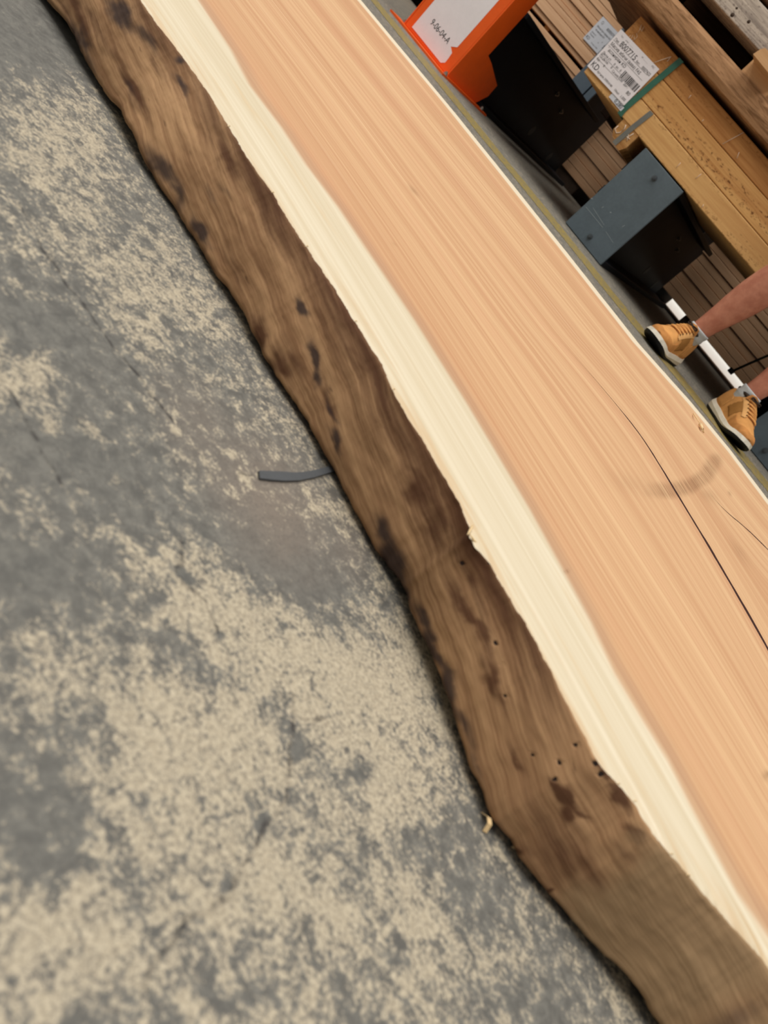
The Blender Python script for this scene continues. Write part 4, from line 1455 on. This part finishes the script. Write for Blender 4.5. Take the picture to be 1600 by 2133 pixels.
    # laces and eyelets
    for k_, a in enumerate((.43, .49, .55, .61, .66)):
        for sgn in (-1, 1):
            p = upper_pt(a, 0.5 + sgn * 0.125, 0.0034)
            q_ = upper_pt(a, 0.5 + sgn * 0.125, 0.0044)
            tube('eyelet', [W(p), W(q_)], 0.0026, M_EYE, shoe, 8)
        for (ua, ub, aa, ab) in ((.375, .625, a, a), (.375, .625, a, min(.68, a + .045))):
            pts_ = [W(upper_pt(aa + (ab - aa) * k2 / 6, ua + (ub - ua) * k2 / 6, 0.0055)) for k2 in range(7)]
            tube('lace', pts_, 0.0023, M_LACE, shoe, 6)
    for sgn in (-1, 1):
        c0 = upper_pt(.42, .5, 0.012)
        lp = [W(c0 + Vector((sgn * 0.020 * math.sin(tq) * 1.0, 0.012 * (1 - math.cos(tq)) * 0.6, 0.004 * math.sin(tq * 2)))) for tq in np.linspace(0, PI * 1.7, 12)]
        tube('lace', lp, 0.0022, M_EYE, shoe, 6)
    return shoe, W


person = thing('person', 'bare-legged person in tan trainers and grey socks walking past the rack', 'person', (-0.15, 2.78, 0))
T1, H1 = (-0.332, 2.575, 0), (-0.272, 2.857, 0)
T2, H2 = (0.085, 2.625, 0), (-0.062, 2.873, 0)
shoe1, W1 = make_shoe(person, T1, H1, False)
shoe2, W2 = make_shoe(person, T2, H2, True)
A1 = W1(Vector((0, SL * 0.235, 0.09)))
A2 = W2(Vector((0, SL * 0.235, 0.09)))


def leg_chain(A_, knee, hip):
    """centre-line points with x / y radii"""
    A_ = Vector(A_)
    K = Vector(knee)
    H = Vector(hip)
    out = []
    for f_, r_, back in ((0.0, .033, .0), (.06, .034, .0), (.14, .036, .002), (.25, .042, .006), (.38, .052, .012), (.52, .060, .017), (.66, .061, .016), (.80, .055, .008), (.92, .054, .0), (1.0, .056, -.004)):
        p = A_.lerp(K, f_) + Vector((0, back, 0))
        out.append((p, r_))
    for f_, r_ in ((.12, .060), (.3, .068), (.55, .078), (.8, .086), (1.0, .09)):
        out.append((K.lerp(H, f_), r_))
    return out


K1 = Vector((-0.245, 2.72, 0.50))
K2 = Vector((-0.005, 2.80, 0.50))
HIP1 = Vector((-0.215, 2.80, 0.90))
HIP2 = Vector((-0.035, 2.80, 0.90))
c1 = leg_chain(A1, K1, HIP1)
c2 = leg_chain(A2, K2, HIP2)
pv = [(Vector((-0.125, 2.80, 0.97)), 0.11)]
verts = [pv[0]] + c1[::-1] + c2[::-1]
edges = [(0, 1)] + [(i, i + 1) for i in range(1, len(c1))] + [(0, 1 + len(c1))] + [(i, i + 1) for i in range(1 + len(c1), len(c1) + len(c2))]
me = bpy.data.meshes.new('body')
org = origin_of(person)
me.from_pydata([v_[0] - org for v_ in verts], edges, [])
body = bpy.data.objects.new('body', me)
COL.objects.link(body)
body.parent = person
me.materials.append(M_SKIN)
sk = body.modifiers.new('skin', 'SKIN')
lay = me.skin_vertices[0] if len(me.skin_vertices) else None
if lay is None:
    bm = bmesh.new()
    bm.from_mesh(me)
    bm.verts.layers.skin.verify()
    bm.to_mesh(me)
    bm.free()
    lay = me.skin_vertices[0]
for i, (p, r_) in enumerate(verts):
    lay.data[i].radius = (r_, r_)
    lay.data[i].use_root = (i == 0)
sk.use_smooth_shade = True
ss_ = body.modifiers.new('sub', 'SUBSURF')
ss_.levels = 2
ss_.render_levels = 2


def ring_tube(name, chain, mat, par, grow=0.004, n=20, wrinkle=0.0):
    bm_ = bmesh.new()
    rings = []
    for i, (p, r_) in enumerate(chain):
        g_ = grow + wrinkle * math.sin(i * 2.1)
        rings.append([bm_.verts.new(p + Vector((math.cos(2 * PI * k_ / n), math.sin(2 * PI * k_ / n), 0)) * (r_ + g_)) for k_ in range(n)])
    for i in range(len(rings) - 1):
        for k_ in range(n):
            bm_.faces.new((rings[i][k_], rings[i][(k_ + 1) % n], rings[i + 1][(k_ + 1) % n], rings[i + 1][k_]))
    bmesh.ops.recalc_face_normals(bm_, faces=bm_.faces)
    o_ = bm_obj(name, bm_, mat, par, True)
    sd = o_.modifiers.new('thick', 'SOLIDIFY')
    sd.thickness = 0.002
    return o_


for A_, K_ in ((A1, K1), (A2, K2)):
    dv = (K_ - A_).normalized()
    ch = [(A_ + dv * h_, r_) for h_, r_ in ((-.04, .024), (-.02, .026), (-.002, .029), (0.012, .032), (.018, .034), (.028, .0335), (.036, .034), (.043, .0345), (.047, .034))]
    ring_tube('sock', ch, M_SOCK, person, 0.003, 24, 0.0007)
for K_, H_ in ((K1, HIP1), (K2, HIP2)):
    ch = [(K_.lerp(H_, f_), r_) for f_, r_ in ((.22, .098), (.4, .096), (.65, .098), (.9, .10), (1.05, .098))]
    ring_tube('shorts_leg', ch, M_SHORT, person, 0.004, 24)
